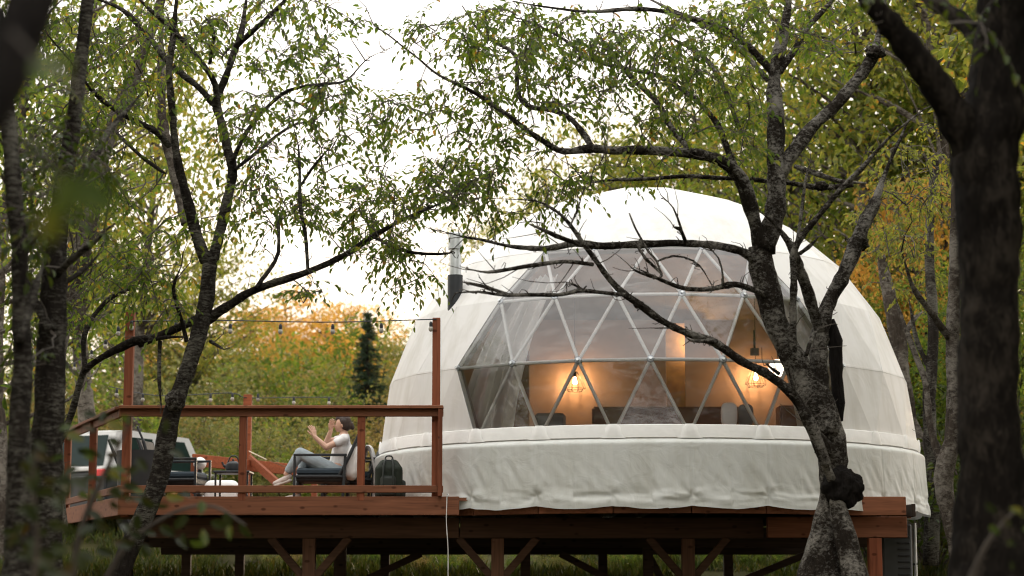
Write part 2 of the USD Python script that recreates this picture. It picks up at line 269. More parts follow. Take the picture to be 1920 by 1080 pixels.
single('ground', (np.stack([X.ravel(), Yg.ravel(), Z.ravel()], 1), np.stack([a, a + 1, a + nx + 1, a + nx], 1)), 'ground_soil', 'bare brown and mossy woodland ground', kind='structure', smooth=True)
def grass_patch(n, x0, x1, y0, y1, h, g):
    x = g.uniform(x0, x1, n); y = g.uniform(y0, y1, n); keep = meshkit.noise(np.stack([x, y, x * 0], -1) * 0.7, 9) > 0.22; x, y = x[keep], y[keep]; n = len(x)
    C = np.stack([x, y, ground_z(x, y) - 0.01], -1); D = np.stack([g.normal(0, 0.35, n), g.normal(0, 0.35, n), np.ones(n)], -1)
    return leaves(C, D, unit(n, g), g.uniform(0.5, 1.2, n) * h, g.uniform(0.008, 0.02, n) * 1.5)
g = np.random.default_rng(21)
single('grass', cat_([grass_patch(26000, -9, 6, 26.5, 38, 0.22, g), grass_patch(9000, 4.5, 9, 18, 34, 0.3, g), grass_patch(5000, -8, 8, 12, 22, 0.18, g)]), 'grass_blades', 'rough grass growing behind and beside the raised deck', 'grass', kind='stuff')

# ------------------------------------------------------------------ tent platform and deck
FLOOR, YF = 1.0, 23.2
def px_x(px, Y): return (px - 960) / F * Y / math.cos(0) * 1.0 if False else at(px, 900, Y)[0]
XL, XR = at(226, 900, YF)[0], at(826, 900, YF)[0]
deck = thing('wooden_deck', 'raised red-brown timber deck with railing on posts around the tent', 'deck', (0, YF, FLOOR))
side_dir = np.array([-2.17, 5.6, 0]); side_dir /= np.linalg.norm(side_dir)
cornerL = np.array([XL, YF, 0.0])
zf0, zf1 = at(500, 966, YF)[2], at(500, 931, YF)[2]
FLOOR_TOP = zf1 - 0.01
# fascia
xe = at(861, 950, YF)[0]
part(deck, 'fascia_board', beam((XL - 0.02, YF, (zf0 + zf1) / 2), (xe, YF, (zf0 + zf1) / 2), 0.045, zf1 - zf0), 'cedar')
sL = cornerL + side_dir * 6.3
part(deck, 'fascia_board', beam(cornerL + [0, 0.03, (zf0 + zf1) / 2], sL + [0, 0, (zf0 + zf1) / 2], 0.045, zf1 - zf0), 'cedar')
# rails
zr1 = at(500, 764, YF)[2]
def rails(a, b, tname='top_rail'):
    a, b = np.array(a), np.array(b)
    part(deck, tname, beam(a + [0, 0, zr1], b + [0, 0, zr1], 0.14, 0.038), 'cedar')
    part(deck, 'under_rail', beam(a + [0, 0, zr1 - 0.066], b + [0, 0, zr1 - 0.066], 0.038, 0.088), 'cedar')
    part(deck, 'bottom_rail', beam(a + [0, 0, zf1 + 0.085], b + [0, 0, zf1 + 0.085], 0.04, 0.085), 'cedar')
rails((XL - 0.03, YF - 0.02, 0), (XR + 0.03, YF - 0.02, 0))
rails(cornerL + side_dir * 0.1, cornerL + side_dir * 6.2)
def post(p, z0, z1, w=0.092, m_='cedar_upright'): part(deck, 'post', beam((p[0], p[1], z0), (p[0], p[1], z1), w, w), m_)
ztopL, ztopR = at(240, 583, YF)[2], at(819, 595, YF)[2]
post((XL + 0.05, YF + 0.07), zf0 - 0.02, ztopL, 0.1)
post((XR - 0.06, YF + 0.07), zf1, ztopR, 0.092)
part(deck, 'post', beam((XR - 0.005, YF - 0.04, zf1), (XR - 0.005, YF - 0.04, zr1 - 0.02), 0.05, 0.092), 'cedar_upright')
for q in (455, 677): post((at(q, 850, YF)[0], YF + 0.02), zf1 - 0.05, zr1 - 0.02, 0.088)
for t in (2.0, 4.1, 6.1):
    q = cornerL + side_dir * t; post(q, zf0, zr1 - 0.02, 0.088)
rearp = at(465, 740, 29.2); post((rearp[0], 29.2), FLOOR_TOP - 0.2, rearp[2], 0.12, 'red_board')
# rear bench boards
for (x0, y0, x1, y1, Y0, Y1, w) in ((362, 857, 592, 880, 27.6, 30.4, 0.09), (362, 868, 592, 889, 27.6, 30.4, 0.09)):
    part(deck, 'rear_board', beam(at(x0, y0, Y0), at(x1, y1, Y1), 0.04, w), 'red_board')
for q in (365, 590): part(deck, 'rear_post', beam(at(q, 858, 27.6 if q < 400 else 30.4) * [1, 1, 0] + [0, 0, FLOOR_TOP - 0.1], at(q, 858 if q < 400 else 880, 27.6 if q < 400 else 30.4), 0.09, 0.09), 'cedar_upright')
# decking planks (hidden from below: joined)
pl = []
yy = YF + 0.04
while yy < 30.2:
    t = (yy - YF) / side_dir[1]; xl = XL + side_dir[0] * t + 0.03
    pl.append(box(((xl + 1.2) / 2, yy + 0.07, FLOOR_TOP - 0.019), (1.2 - xl, 0.138, 0.036))); yy += 0.145
part(deck, 'decking', cat_(pl), 'cedar', kind='stuff')
# beams and legs under the deck
zb1, zb0 = zf0 - 0.005, at(700, 1010, 23.75)[2]
xr_end = at(1700, 950, YF)[0]
part(deck, 'beam', beam((XL + 0.25, 23.75, (zb0 + zb1) / 2), (at(861, 990, 23.75)[0], 23.75, (zb0 + zb1) / 2), 0.14, zb1 - zb0 - 0.01), 'timber')
part(deck, 'beam', beam((at(863, 990, 23.75)[0], 23.75, (zb0 + zb1) / 2), (at(1430, 990, 23.75)[0], 23.75, (zb0 + zb1) / 2), 0.14, zb1 - zb0 - 0.01), 'timber')
part(deck, 'beam', beam((at(1432, 990, 23.75)[0], 23.45, (zb0 + zb1) / 2), (at(1699, 990, 23.45)[0], 23.45, (zb0 + zb1) / 2), 0.14, zb1 - zb0 - 0.01), 'cedar')
part(deck, 'fascia_board', beam((at(1520, 950, YF)[0], YF + 0.05, (zf0 + zf1) / 2), (xr_end, YF + 0.05, (zf0 + zf1) / 2), 0.045, zf1 - zf0), 'cedar')
def leg(px, Y, z1, w=0.15, m_='timber_upright', brace=True):
    x = at(px, 1040, Y)[0]; zg = float(ground_z(x, Y)) - 0.2
    part(deck, 'leg', beam((x, Y, zg), (x, Y, z1), w, w), m_)
    if brace:
        for s in (-1, 1): part(deck, 'knee_brace', beam((x + s * 0.03, Y - 0.01 * s, z1 - 0.5), (x + s * 0.47, Y - 0.01 * s, z1 + 0.01), 0.09, 0.09), 'timber')
for q in (580, 933, 1290): leg(q, 23.75, zb0)
leg(1640, 23.45, zb0, 0.15, 'cedar_upright', False)
for Yb, zz in ((26.2, 0.56), (28.9, 0.5)):
    part(deck, 'beam', beam((XL - 0.5, Yb, zz), (4.9, Yb, zz), 0.14, 0.26), 'old_timber')
    for q in ((350, 450, 635, 722, 985, 1130, 1365) if Yb > 27 else (240, 640, 985, 1215, 1680)): leg(q, Yb, zz - 0.13, 0.13, 'old_timber', False)
for x0, x1 in ((790, 690), (1050, 1140), (1515, 1400), (1215, 1240)):
    part(deck, 'cross_brace', beam(at(x0, 1038, 28.6), at(x1, 1085, 28.6), 0.05, 0.1), 'old_timber')
jo = [beam((x, YF + 0.35, zf0 + 0.07), (x, 29.5, zf0 + 0.07), 0.045, 0.15) for x in np.arange(XL + 0.3, 5.0, 0.41)]
part(deck, 'joists', cat_(jo), 'old_timber', kind='stuff')
part(deck, 'stair_stringer', beam(at(338, 900, 27.9), at(318, 930, 26.6), 0.05, 0.2), 'red_board')

# ------------------------------------------------------------------ dome tent
C = np.array([1.7685, 26.0, 1.6489]); R = 3.4877
def sph(el, az, r=R):
    e, z = math.radians(el), math.radians(az)
    return C + r * np.array([math.cos(e) * math.sin(z), -math.cos(e) * math.cos(z), math.sin(e)])
tent = thing('dome_tent', 'white geodesic dome tent with a large clear front window of triangles', 'tent', (C[0], C[1], FLOOR_TOP))
els = [0, 14.6, 29.0, 41.8, 54.0, 66.0, 78.5]; Ns = [25, 25, 25, 25, 20, 15, 8]
rings = []
for k, (e, n) in enumerate(zip(els, Ns)):
    o = -3.0 + (180 / n if k % 2 == 0 else 0); rings.append([(e, o + 360 * i / n) for i in range(n)])
def wrap(a): return (a + 180) % 360 - 180
tris = []
for k in range(len(rings) - 1):
    A, B = rings[k], rings[k + 1]; i = j = 0; na, nb = len(A), len(B)
    # start B at the vertex nearest to A[0]
    s = min(range(nb), key=lambda q: abs(wrap(B[q][1] - A[0][1] - 0.01)))
    B = B[s:] + B[:s]; azA = [A[0][1] + 360 * q / na for q in range(na + 1)]; b0 = A[0][1] + wrap(B[0][1] - A[0][1]); azB = [b0 + 360 * q / nb for q in range(nb + 1)]
    while i < na or j < nb:
        if j >= nb or (i < na and azA[i + 1] <= azB[j + 1]): tris.append((k, (A[i % na], A[(i + 1) % na], B[j % nb]))); i += 1
        else: tris.append((k, (A[i % na], B[(j + 1) % nb], B[j % nb]))); j += 1
for i in range(8): tris.append((6, (rings[6][i], rings[6][(i + 1) % 8], (90.0, 0.0))))
lim = {0: (-39.5, 33.5), 14.6: (-46.7, 40.7), 29.0: (-39.5, 33.5), 41.8: (-32.3, 26.3)}
inwin = lambda p: p[0] in lim and lim[p[0]][0] <= wrap(p[1]) <= lim[p[0]][1]
WB = 2.0   # window bottom, degrees of elevation
win, cov = [], []
for k, t in tris: (win if k < 3 and all(inwin(p) for p in t) else cov).append(t)
def subdiv_tri(a, b, c, n, bulge):
    vs, idx = [], {}
    for i in range(n + 1):
        for j in range(n + 1 - i):
            p = (a * (n - i - j) + b * i + c * j) / n; q = C + (p - C) * R / np.linalg.norm(p - C)
            idx[i, j] = len(vs); vs.append(p * (1 - bulge) + q * bulge)
    fs = []
    for i in range(n):
        for j in range(n - i):
            fs.append((idx[i, j], idx[i + 1, j], idx[i, j + 1]))
            if i + j < n - 1: fs.append((idx[i + 1, j], idx[i + 1, j + 1], idx[i, j + 1]))
    return np.array(vs), np.array(fs)
cv, cf = cat_([subdiv_tri(*[sph(*p) for p in t], 4, 0.1) for t in cov])
tm = trimesh.Trimesh(cv, cf, process=True); tm.merge_vertices()
part(tent, 'cover', tm, 'tent_fabric', smooth=5)
for t in win:
    vv = [sph(*p) for p in t]; part(tent, 'window_pane', (np.array(vv), np.array([[0, 1, 2]])), 'clear_vinyl')
edges, hubs = set(), set()
for t in win:
    for a, b in ((0, 1), (1, 2), (2, 0)):
        e = tuple(sorted([(t[a][0], round(wrap(t[a][1]), 2)), (t[b][0], round(wrap(t[b][1]), 2))])); edges.add(e); hubs.update(e)
for a, b in sorted(edges):
    if a[0] == b[0] == 0: continue
    part(tent, 'strut', tube([sph(*a, R - 0.035), sph(*b, R - 0.035)], 0.021, 8), 'white_metal', smooth=40)
for h in sorted(hubs):
    if h[0] == 0: continue
    n = sph(*h) - C; n /= np.linalg.norm(n)
    hub = part(tent, 'hub', tube([sph(*h, R - 0.06), sph(*h, R - 0.012), sph(*h, R - 0.004)], [0.046, 0.046, 0.032], 12), 'hub_metal', smooth=40)
    part(hub, 'bolt', tube([sph(*h, R - 0.004), sph(*h, R + 0.014)], 0.018, 6), 'galvanised')
# insulating liner inside the cover
lv, lf = cat_([subdiv_tri(*[C + (sph(*p) - C) * (R - 0.12) / R for p in t], 1, 0.0) for t in cov]); tm = trimesh.Trimesh(lv, lf, process=True); part(tent, 'liner', tm, 'liner_fabric')
# welded seams on the cover
seam = set()
for t in cov:
    for a, b in ((0, 1), (1, 2), (2, 0)):
        e = tuple(sorted([(t[a][0], round(wrap(t[a][1]), 2)), (t[b][0], round(wrap(t[b][1]), 2))]))
        if (e[0][0] == e[1][0] and e[0][0] in (14.6, 41.8)) or (e[0][0] < 54 and e[0][0] != e[1][0] and int(round((e[0][1] + 3) / 7.2)) % 4 == 0 and e[1][1] > e[0][1]): seam.add(e)
for a, b in sorted(seam):
    if abs(a[1]) > 105 or (a in edges and b in edges): continue
    p0, p1 = sph(*a, R), sph(*b, R); part(tent, 'seam', beam(p0, p1, 0.03, 0.006, up=(p0 + p1) / 2 - C, r=0.002), 'tent_fabric')
# padded hem along the base with a fold over each hub
th = np.radians(np.arange(0, 360.1, 1.2))
prof = [(R - 0.03, 0.115), (R + 0.0, 0.105), (R + 0.012, 0.03), (R + 0.012, -0.035), (R - 0.02, -0.05)]
V = np.array([[C + [r * math.sin(t), -r * math.cos(t), z] for r, z in prof] for t in th]); n, k = V.shape[:2]
ii, jj = np.meshgrid(np.arange(n - 1), np.arange(k - 1), indexing='ij'); a = (ii * k + jj).ravel()
part(tent, 'hem_band', (V.reshape(-1, 3), np.stack([a, a + 1, a + k + 1, a + k], 1)), 'hem_fabric', smooth=40)
for i in range(25):
    az = -3 + 7.2 + 14.4 * i
    if abs(wrap(az)) > 100: continue
    P = []
    for el_, w, o in ((1.9, 0.05, 0.012), (1.3, 0.085, 0.02), (0, 0.12, 0.024), (-0.75, 0.15, 0.016)):
        for s in np.linspace(-1, 1, 7):
            da = math.degrees(s * w / R); P.append(sph(el_, az + da, R + 0.006 + o * (1 - s * s) ** 0.6))
    P = np.array(P); ii, jj = np.meshgrid(np.arange(3), np.arange(6), indexing='ij'); a = (ii * 7 + jj).ravel()
    part(tent, 'hub_pad', (P, np.stack([a, a + 7, a + 8, a + 1], 1)), 'hem_fabric', smooth=50)
# skirt
zs1, zs0 = C[2] - 0.05, at(1213, 952, 22.45)[2]
nt, nz = 1500, 46
th = np.linspace(0, 2 * np.pi, nt + 1)[:-1]; V = np.zeros((nt, nz, 3))
azd = np.degrees(th); cell = (azd + 3 - 7.2) / 14.4; fr_ = cell - np.round(cell); gid = np.round(cell).astype(int) % 25
arc = fr_ * np.radians(14.4) * R
front = 0.5 + 0.5 * np.cos(th)
for j in range(nz):
    u = j / (nz - 1)
    if u < 0.1:
        w = u / 0.1; z = zs1 - 0.055 * w - 0.0; r = R + 0.0 + 0.075 * math.sin(w * math.pi / 2)
        V[:, j] = np.stack([C[0] + r * np.sin(th), C[1] - r * np.cos(th), np.full(nt, z)], -1); continue
    w = (u - 0.1) / 0.9
    zbot = zs0 + 0.035 * (1 - np.abs(2 * fr_)) ** 2 - 0.01 + 0.012 * (meshkit.noise(np.stack([azd * 0.4, azd * 0, azd * 0], -1), 4) - 0.5)
    z = (zs1 - 0.055) * (1 - w) + zbot * w
    r = R + 0.075 + 0.03 * w
    dz = z - (zs0 + 0.15); d = np.hypot(arc, dz); ang = np.arctan2(dz, arc + 1e-9)
    amp = 0.55 + 0.9 * meshkit.noise(np.stack([gid * 3.7, gid * 0.0, gid * 0.0], -1), 2)
    low = np.exp(-np.maximum(dz, 0) / 0.11)
    pinch = -0.022 * np.exp(-(d / 0.05) ** 2) * amp
    folds = 0.011 * amp * np.sin(ang * 4 + gid * 1.7 + 3 * meshkit.noise(np.stack([arc * 4 + gid * 9, z * 4, z * 0], -1), 6)) * np.exp(-d / 0.22) * np.minimum(d / 0.06, 1) * low
    q = np.stack([(arc + 0.55 * z) * 13 + gid * 5, z * 3.0, z * 0], -1)
    crease = 0.02 * (meshkit.noise(q, 11) - 0.5) * np.exp(-((dz - 0.17) / 0.18) ** 2) + 0.05 * (meshkit.fbm(np.stack([(arc + 0.9 * z * np.sign(meshkit.noise(np.stack([gid * 5.1, gid * 0.0, gid * 0.0], -1), 9) - 0.4)) * 2.6 + gid * 7, z * 15, z * 0], -1), 3, 12) - 0.5) * np.exp(-((dz + 0.02) / 0.09) ** 2)
    bell = 0.022 * sstep(0.06, -0.12, dz) * (1 - np.exp(-(arc / 0.14) ** 2))
    sag = 0.005 * meshkit.fbm(np.stack([azd * 0.12, z * 1.5, z * 0], -1), 2, 8)
    r = r + pinch + folds + crease + bell + sag - 0.006 * np.exp(-(arc / 0.012) ** 2)
    V[:, j] = np.stack([C[0] + r * np.sin(th), C[1] - r * np.cos(th), z], -1)
ii, jj = np.meshgrid(np.arange(nt), np.arange(nz - 1), indexing='ij'); i2 = (ii + 1) % nt
part(tent, 'skirt', (V.reshape(-1, 3), np.stack([(ii * nz + jj).ravel(), (ii * nz + jj + 1).ravel(), (i2 * nz + jj + 1).ravel(), (i2 * nz + jj).ravel()], 1)), 'skirt_fabric', smooth=True)
fl = trimesh.creation.cylinder(R - 0.02, 0.05, sections=60); fl.apply_translation((C[0], C[1], FLOOR_TOP + 0.03))
part(tent, 'floor', fl, 'floor_wood')
# round fascia of the tent platform, one short board per bay
for i in range(25):
    a0, a1 = -3 + 7.2 + 14.4 * i, -3 + 7.2 + 14.4 * (i + 1); mid = wrap((a0 + a1) / 2)
    if abs(mid) > 60: continue
    rr = R + 0.02
    p0 = C + [rr * math.sin(math.radians(a0 + 0.06)), -rr * math.cos(math.radians(a0 + 0.06)), 0]; p1 = C + [rr * math.sin(math.radians(a1 - 0.06)), -rr * math.cos(math.radians(a1 - 0.06)), 0]
    p0[2] = p1[2] = (zf0 + zf1) / 2 - 0.01
    part(deck, 'rim_board', beam(p0, p1, 0.04, zf1 - zf0 - 0.02), 'cedar')
disc = trimesh.creation.cylinder(R - 0.02, 0.03, sections=60); disc.apply_translation((C[0], C[1], FLOOR_TOP - 0.02)); part(deck, 'platform_floor', disc, 'old_timber')

# flue
fb = hit(853, 566, C, R); ft = at(853, 434, fb[1])
flue = thing('flue_pipe', 'steel stove chimney rising from the left shoulder of the tent', 'chimney', fb)
zc = at(853, 514, fb[1])[2]; zr = at(853, 462, fb[1])[2]
part(flue, 'lower_pipe', tube([fb + [0, 0.1, -0.25], [fb[0], fb[1] + 0.1, zc]], 0.094, 24), 'black_steel', smooth=40)
part(flue, 'upper_pipe', tube([[fb[0], fb[1] + 0.1, zc], [fb[0], fb[1] + 0.1, ft[2] - 0.03]], 0.075, 24), 'galvanised', smooth=40)
part(flue, 'collar', tube([[fb[0], fb[1] + 0.1, zr - 0.02], [fb[0], fb[1] + 0.1, zr + 0.02]], 0.1, 24), 'galvanised', smooth=40)
part(flue, 'cap', tube([[fb[0], fb[1] + 0.1, zr + 0.02], [fb[0], fb[1] + 0.1, ft[2] - 0.02], [fb[0], fb[1] + 0.1, ft[2]]], [0.088, 0.092, 0.08], 24), 'galvanised', smooth=40)

# ------------------------------------------------------------------ inside the tent
def inside(px, py, Y): return at(px, py, Y)
wall = thing('partition_wall', 'tan partition wall inside the tent with a lit doorway', 'wall', (C[0], 27.9, FLOOR_TOP))
Yw = 27.9; zt = at(1200, 600, Yw)[2]
xs = [C[0] - 2.45, at(1249, 700, Yw)[0], at(1285, 700, Yw)[0], C[0] + 2.45]
part(wall, 'panel', bevel_box(((xs[0] + xs[1]) / 2, Yw, (FLOOR_TOP + zt) / 2), (xs[1] - xs[0], 0.08, zt - FLOOR_TOP)), 'wall_tan')
part(wall, 'panel', bevel_box(((xs[2] + xs[3]) / 2, Yw, (FLOOR_TOP + zt) / 2), (xs[3] - xs[2], 0.08, zt - FLOOR_TOP)), 'wall_tan')
part(wall, 'door', bevel_box(((xs[1] + xs[2]) / 2, Yw + 0.35, (FLOOR_TOP + zt) / 2), (xs[2] - xs[1] + 0.5, 0.04, zt - FLOOR_TOP)), 'door_wood')
q = at(1300, 640, Yw + 0.17); part(wall, 'door_lamp', ball((q[0], q[1], q[2]), 0.05, 1), 'door_glow')
# bed
bed = thing('bed', 'wide bed with a dark brown headboard inside the tent', 'bed', (at(1230, 780, 26.6)[0], 26.6, FLOOR_TOP))
hb0, hb1, hz = at(1110, 780, 27.2)[0], at(1392, 780, 27.2)[0], at(1230, 763, 27.2)[2]
part(bed, 'headboard', bevel_box(((hb0 + hb1) / 2, 27.2, (FLOOR_TOP + hz) / 2), (hb1 - hb0, 0.12, hz - FLOOR_TOP), 0.03), 'brown_leather')
part(bed, 'mattress', bevel_box(((hb0 + hb1) / 2, 26.1, FLOOR_TOP + 0.42), (hb1 - hb0 - 0.1, 2.0, 0.28), 0.08), 'white_cloth')
part(bed, 'bed_base', bevel_box(((hb0 + hb1) / 2, 26.1, FLOOR_TOP + 0.17), (hb1 - hb0 - 0.06, 2.0, 0.2), 0.02), 'brown_wood')
def pillow(px0, px1, py0, py1, Y, mat_, label):
    a, b = at(px0, py1, Y), at(px1, py0, Y); c = (a + b) / 2; s = np.array([b[0] - a[0], 0.14, b[2] - a[2]])
    q = trimesh.creation.icosphere(3, 1.0); v = q.vertices; q.vertices = np.sign(v) * np.abs(v) ** 0.55 * s / 2 * [1, 1, 1]; q.apply_translation(c)
    single('pillow', q, mat_, label, 'pillow', smooth=True)
pillow(1352, 1382, 755, 800, 25.4, 'white_cloth', 'white pillow standing upright at the right of the headboard')
pillow(1384, 1412, 758, 800, 25.6, 'grey_dark_cloth', 'dark grey pillow beside the white pillow in the tent')
arm = thing('armchair', 'grey armchair inside the tent left of the caged lamp', 'armchair', (at(1032, 790, 26.2)[0], 26.2, FLOOR_TOP))
ax = at(1032, 790, 26.2)[0]
part(arm, 'backrest', bevel_box((ax, 26.45, FLOOR_TOP + 0.78), (0.42, 0.14, 0.95), 0.06), 'grey_cloth'); part(arm, 'seat', bevel_box((ax, 26.1, FLOOR_TOP + 0.4), (0.46, 0.6, 0.16), 0.05), 'grey_cloth')
for s in (-1, 1): part(arm, 'arm_rest', bevel_box((ax + s * 0.27, 26.1, FLOOR_TOP + 0.6), (0.08, 0.6, 0.1), 0.03), 'grey_cloth')
for sx in (-1, 1):
    for sy in (-1, 1): part(arm, 'leg', tube([(ax + sx * 0.2, 26.12 + sy * 0.24, FLOOR_TOP + 0.05), (ax + sx * 0.19, 26.12 + sy * 0.23, FLOOR_TOP + 0.33)], 0.02, 6), 'brown_wood')
def cabinet(px0, px1, py, Y, m_, label, name='cupboard'):
    a, b = at(px0, py, Y), at(px1, py, Y); t = thing(name, label, name.replace('_', ' '), ((a[0] + b[0]) / 2, Y, FLOOR_TOP))
    part(t, 'carcass', bevel_box(((a[0] + b[0]) / 2, Y, (FLOOR_TOP + a[2]) / 2), (b[0] - a[0], 0.4, a[2] - FLOOR_TOP)), m_)
    part(t, 'door', bevel_box(((a[0] + b[0]) / 2, Y - 0.212, (FLOOR_TOP + a[2]) / 2), (b[0] - a[0] - 0.04, 0.02, a[2] - FLOOR_TOP - 0.06), 0.004), m_)
cabinet(955, 992, 640, 26.4, 'brown_wood', 'tall brown wooden cupboard behind the tent curtain', 'wardrobe')
cabinet(1458, 1512, 762, 26.0, 'brown_wood', 'low reddish brown cabinet behind the forked tree trunk', 'cabinet')
# curtain on the left of the window
def curtain(az0, az1, e0, e1, r, label, lean):
    n, k = 90, 14; V = []
    for i in range(n):
        u = i / (n - 1)
        for j in range(k):
            w = j / (k - 1); gath = 1 - 0.35 * w; az = az0 + (az1 - az0) * (0.5 + (u - 0.5) * gath) + lean * w; el = e0 + (e1 - e0) * w
            V.append(sph(el, az, r - 0.05 * w + 0.075 * math.sin(u * 40) * (0.6 + 0.4 * math.sin(u * 13))))
    V = np.array(V); ii, jj = np.meshgrid(np.arange(n - 1), np.arange(k - 1), indexing='ij'); a = (ii * k + jj).ravel()
    return single('curtain', (V, np.stack([a, a + k, a + k + 1, a + 1], 1)), 'curtain_cloth', label, 'curtain', smooth=True)
curtain(-50, -33, -8, 38, R - 0.2, 'pale grey gathered curtain at the left end of the tent window', 8)
curtain(30, 48, -8, 34, R - 0.22, 'pale grey gathered curtain behind the forked tree at the right', -8)
def pendant(px, py, Y, label):
    c = at(px, py, Y); t = thing('pendant_lamp', label, 'lamp', c)
    s = 0.001 * 6.8
    part(t, 'bulb', lathe([(0.0001, -0.055), (0.024, -0.045), (0.03, -0.015), (0.018, 0.03), (0.012, 0.05), (0.0001, 0.05)], 14).apply_translation(c), 'bulb_glow', smooth=True)
    part(t, 'socket', tube([c + [0, 0, 0.05], c + [0, 0, 0.13]], 0.024, 12), 'black_steel')
    for i in range(10):
        a = i * math.pi / 5; d = np.array([math.cos(a), math.sin(a), 0])
        part(t, 'cage_wire', tube(spline([c + d * 0.03 + [0, 0, 0.13], c + d * 0.07 + [0, 0, 0.06], c + d * 0.13 + [0, 0, -0.05], c + d * 0.145 + [0, 0, -0.11], c + d * 0.10 + [0, 0, -0.15]], 10), 0.0035, 4), 'black_steel')
    for rr, zz in ((0.145, -0.11), (0.10, -0.15)):
        a = np.linspace(0, 2 * np.pi, 29); part(t, 'cage_ring', tube(np.stack([c[0] + rr * np.cos(a), c[1] + rr * np.sin(a), np.full(29, c[2] + zz)], 1), 0.0035, 4), 'black_steel')
    part(t, 'cord', tube([c + [0, 0, 0.13], c + [0, 0, 1.3]], 0.005, 5), 'black_steel')
pendant(1078, 714, 27.6, 'caged bulb lamp glowing in the left half of the tent window'); pendant(1417, 706, 27.6, 'caged bulb lamp glowing beside the round paper lantern')
gl = at(1458, 690, 25.9); lan = thing('paper_lantern', 'round white glowing paper lantern behind the tree trunk', 'lantern', gl)
part(lan, 'shade', ball(gl, 0.115, 3), 'lantern_glow', smooth=True); part(lan, 'cord', tube([gl + [0, 0, 0.11], gl + [0, 0, 1.2]], 0.005, 5), 'black_steel')
fan = at(1415, 660, 26.8); sm = thing('wall_fitting', 'small dark round fitting on the tent wall above the right caged lamp', 'fitting', fan)
part(sm, 'body', tube([fan + [0, 0, -0.05], fan + [0, 0, 0.05]], 0.06, 14), 'grey_dark_cloth', smooth=40); part(sm, 'stem', tube([fan + [0, 0, 0.05], fan + [0, 0, 0.3]], 0.015, 8), 'black_steel')
#END_STRUCTURE

# ------------------------------------------------------------------ string lights
def bulb_string(name, label, pts, bulbs):
    t = thing(name, label, 'string lights', pts[0]); part(t, 'cable', tube(spline(pts, 60), 0.007, 5), 'black_steel')
    for p in bulbs:
        p = np.array(p)
        part(t, 'socket', tube([p, p + [0, 0, -0.02], p + [0, 0, -0.06]], [0.012, 0.02, 0.02], 8), 'black_steel')
        part(t, 'bulb', ball(p + [0, 0, -0.088], np.array([0.027, 0.027, 0.034]), 2), 'glass_bulb', smooth=True)
TL, TR = np.array([XL + 0.06, YF + 0.02, ztopL - 0.12]), np.array([XR - 0.06, YF + 0.02, ztopR - 0.02])
bulb_string('string_lights', 'string of small bulbs stretched between the two tall front deck posts', [TL, at(420, 601, YF), at(620, 604, YF), TR], [at(q, y + 4, YF) for q, y in ((247, 597), (330, 600), (432, 603), (526, 604), (624, 604), (715, 602), (808, 599))])
rp = np.array([rearp[0], 29.15, rearp[2] - 0.05]); sp_ = at(212, 735, 28.0)
bulb_string('string_lights', 'string of small bulbs running from the left front post back along the side', [TL, at(214, 628, 24.5), at(165, 665, 27.5), at(120, 690, 30)], [at(q, y, Y) for q, y, Y in ((222, 612, 24.0), (198, 637, 25.2), (172, 656, 26.8), (140, 680, 28.6))])
bulb_string('string_lights', 'low string of small bulbs running along the back of the deck', [at(205, 725, 27.5), at(300, 742, 28.3), at(430, 737, 29.0), rp, at(560, 745, 29.6), at(625, 745, 30)], [at(q, y, Y) for q, y, Y in ((219, 729, 27.6), (268, 738, 28.0), (345, 741, 28.5), (395, 739, 28.8), (436, 737, 29.0), (484, 738, 29.3), (551, 744, 29.6), (617, 745, 29.9))])
# hanging cord below the deck
cd = thing('cord', 'thin white cord hanging down below the right end of the railing', 'cord', at(838, 932, 23.1))
part(cd, 'line', tube(spline([at(838, 931, 23.12), at(837, 980, 23.1), at(840, 1030, 23.1), at(840, 1095, 23.1)], 24), 0.006, 5), 'rope_white')
part(cd, 'hook', tube(spline([at(838, 926, 23.14), at(841, 928, 23.12), at(838, 932, 23.12)], 8), 0.008, 5), 'galvanised')

# ------------------------------------------------------------------ deck furniture
FT = FLOOR_TOP
def lounge_chair(name, label, loc, rotz, cushion=None, group=None):
    """low outdoor chair; local: faces -x"""
    t = thing(name, label, 'chair', loc, group, rotz)
    P = lambda n, q, m_, **k: part(t, n, q, m_, local=True, **k)
    w, d, ah, sh = 0.64, 0.72, 0.60, 0.33
    for s in (-1, 1):
        y = s * w / 2
        P('arm_frame', cat_([beam((-d / 2, y, ah), (d / 2 - 0.05, y, ah), 0.045, 0.03), beam((-d / 2 + 0.015, y, 0), (-d / 2 + 0.015, y, ah - 0.015), 0.03, 0.035), beam((d / 2 - 0.1, y, 0), (d / 2 - 0.07, y, ah - 0.015), 0.03, 0.035), beam((-d / 2 + 0.03, y, sh), (d / 2 - 0.1, y, sh), 0.025, 0.03)]), 'black_steel')
        P('back_post', tube(spline([(d / 2 - 0.16, y * 0.94, sh), (d / 2 - 0.02, y * 0.94, 0.58), (d / 2 + 0.09, y * 0.94, 0.86)], 12), 0.017, 8), 'black_steel', smooth=40)
    P('seat', bevel_box((-0.02, 0, sh - 0.02), (d - 0.1, w - 0.04, 0.09), 0.02), 'black_wicker')
    P('front_apron', bevel_box((-d / 2 + 0.05, 0, sh - 0.12), (0.03, w - 0.06, 0.13), 0.01), 'black_wicker')
    P('backrest', beam((d / 2 - 0.15, 0, sh), (d / 2 + 0.085, 0, 0.85), w - 0.08, 0.03), 'black_wicker')
    P('seat_cushion', bevel_box((-0.04, 0, sh + 0.065), (d - 0.14, w - 0.09, 0.085), 0.03), 'dark_cushion')
    if cushion: P('back_cushion', beam((d / 2 - 0.03, 0, 0.34), (d / 2 + 0.1, 0, 0.84), w - 0.14, 0.13, r=0.05), cushion)
    return t
YP = 25.2
fl_ = lambda px, Y: np.array([at(px, 900, Y)[0], Y, FT])
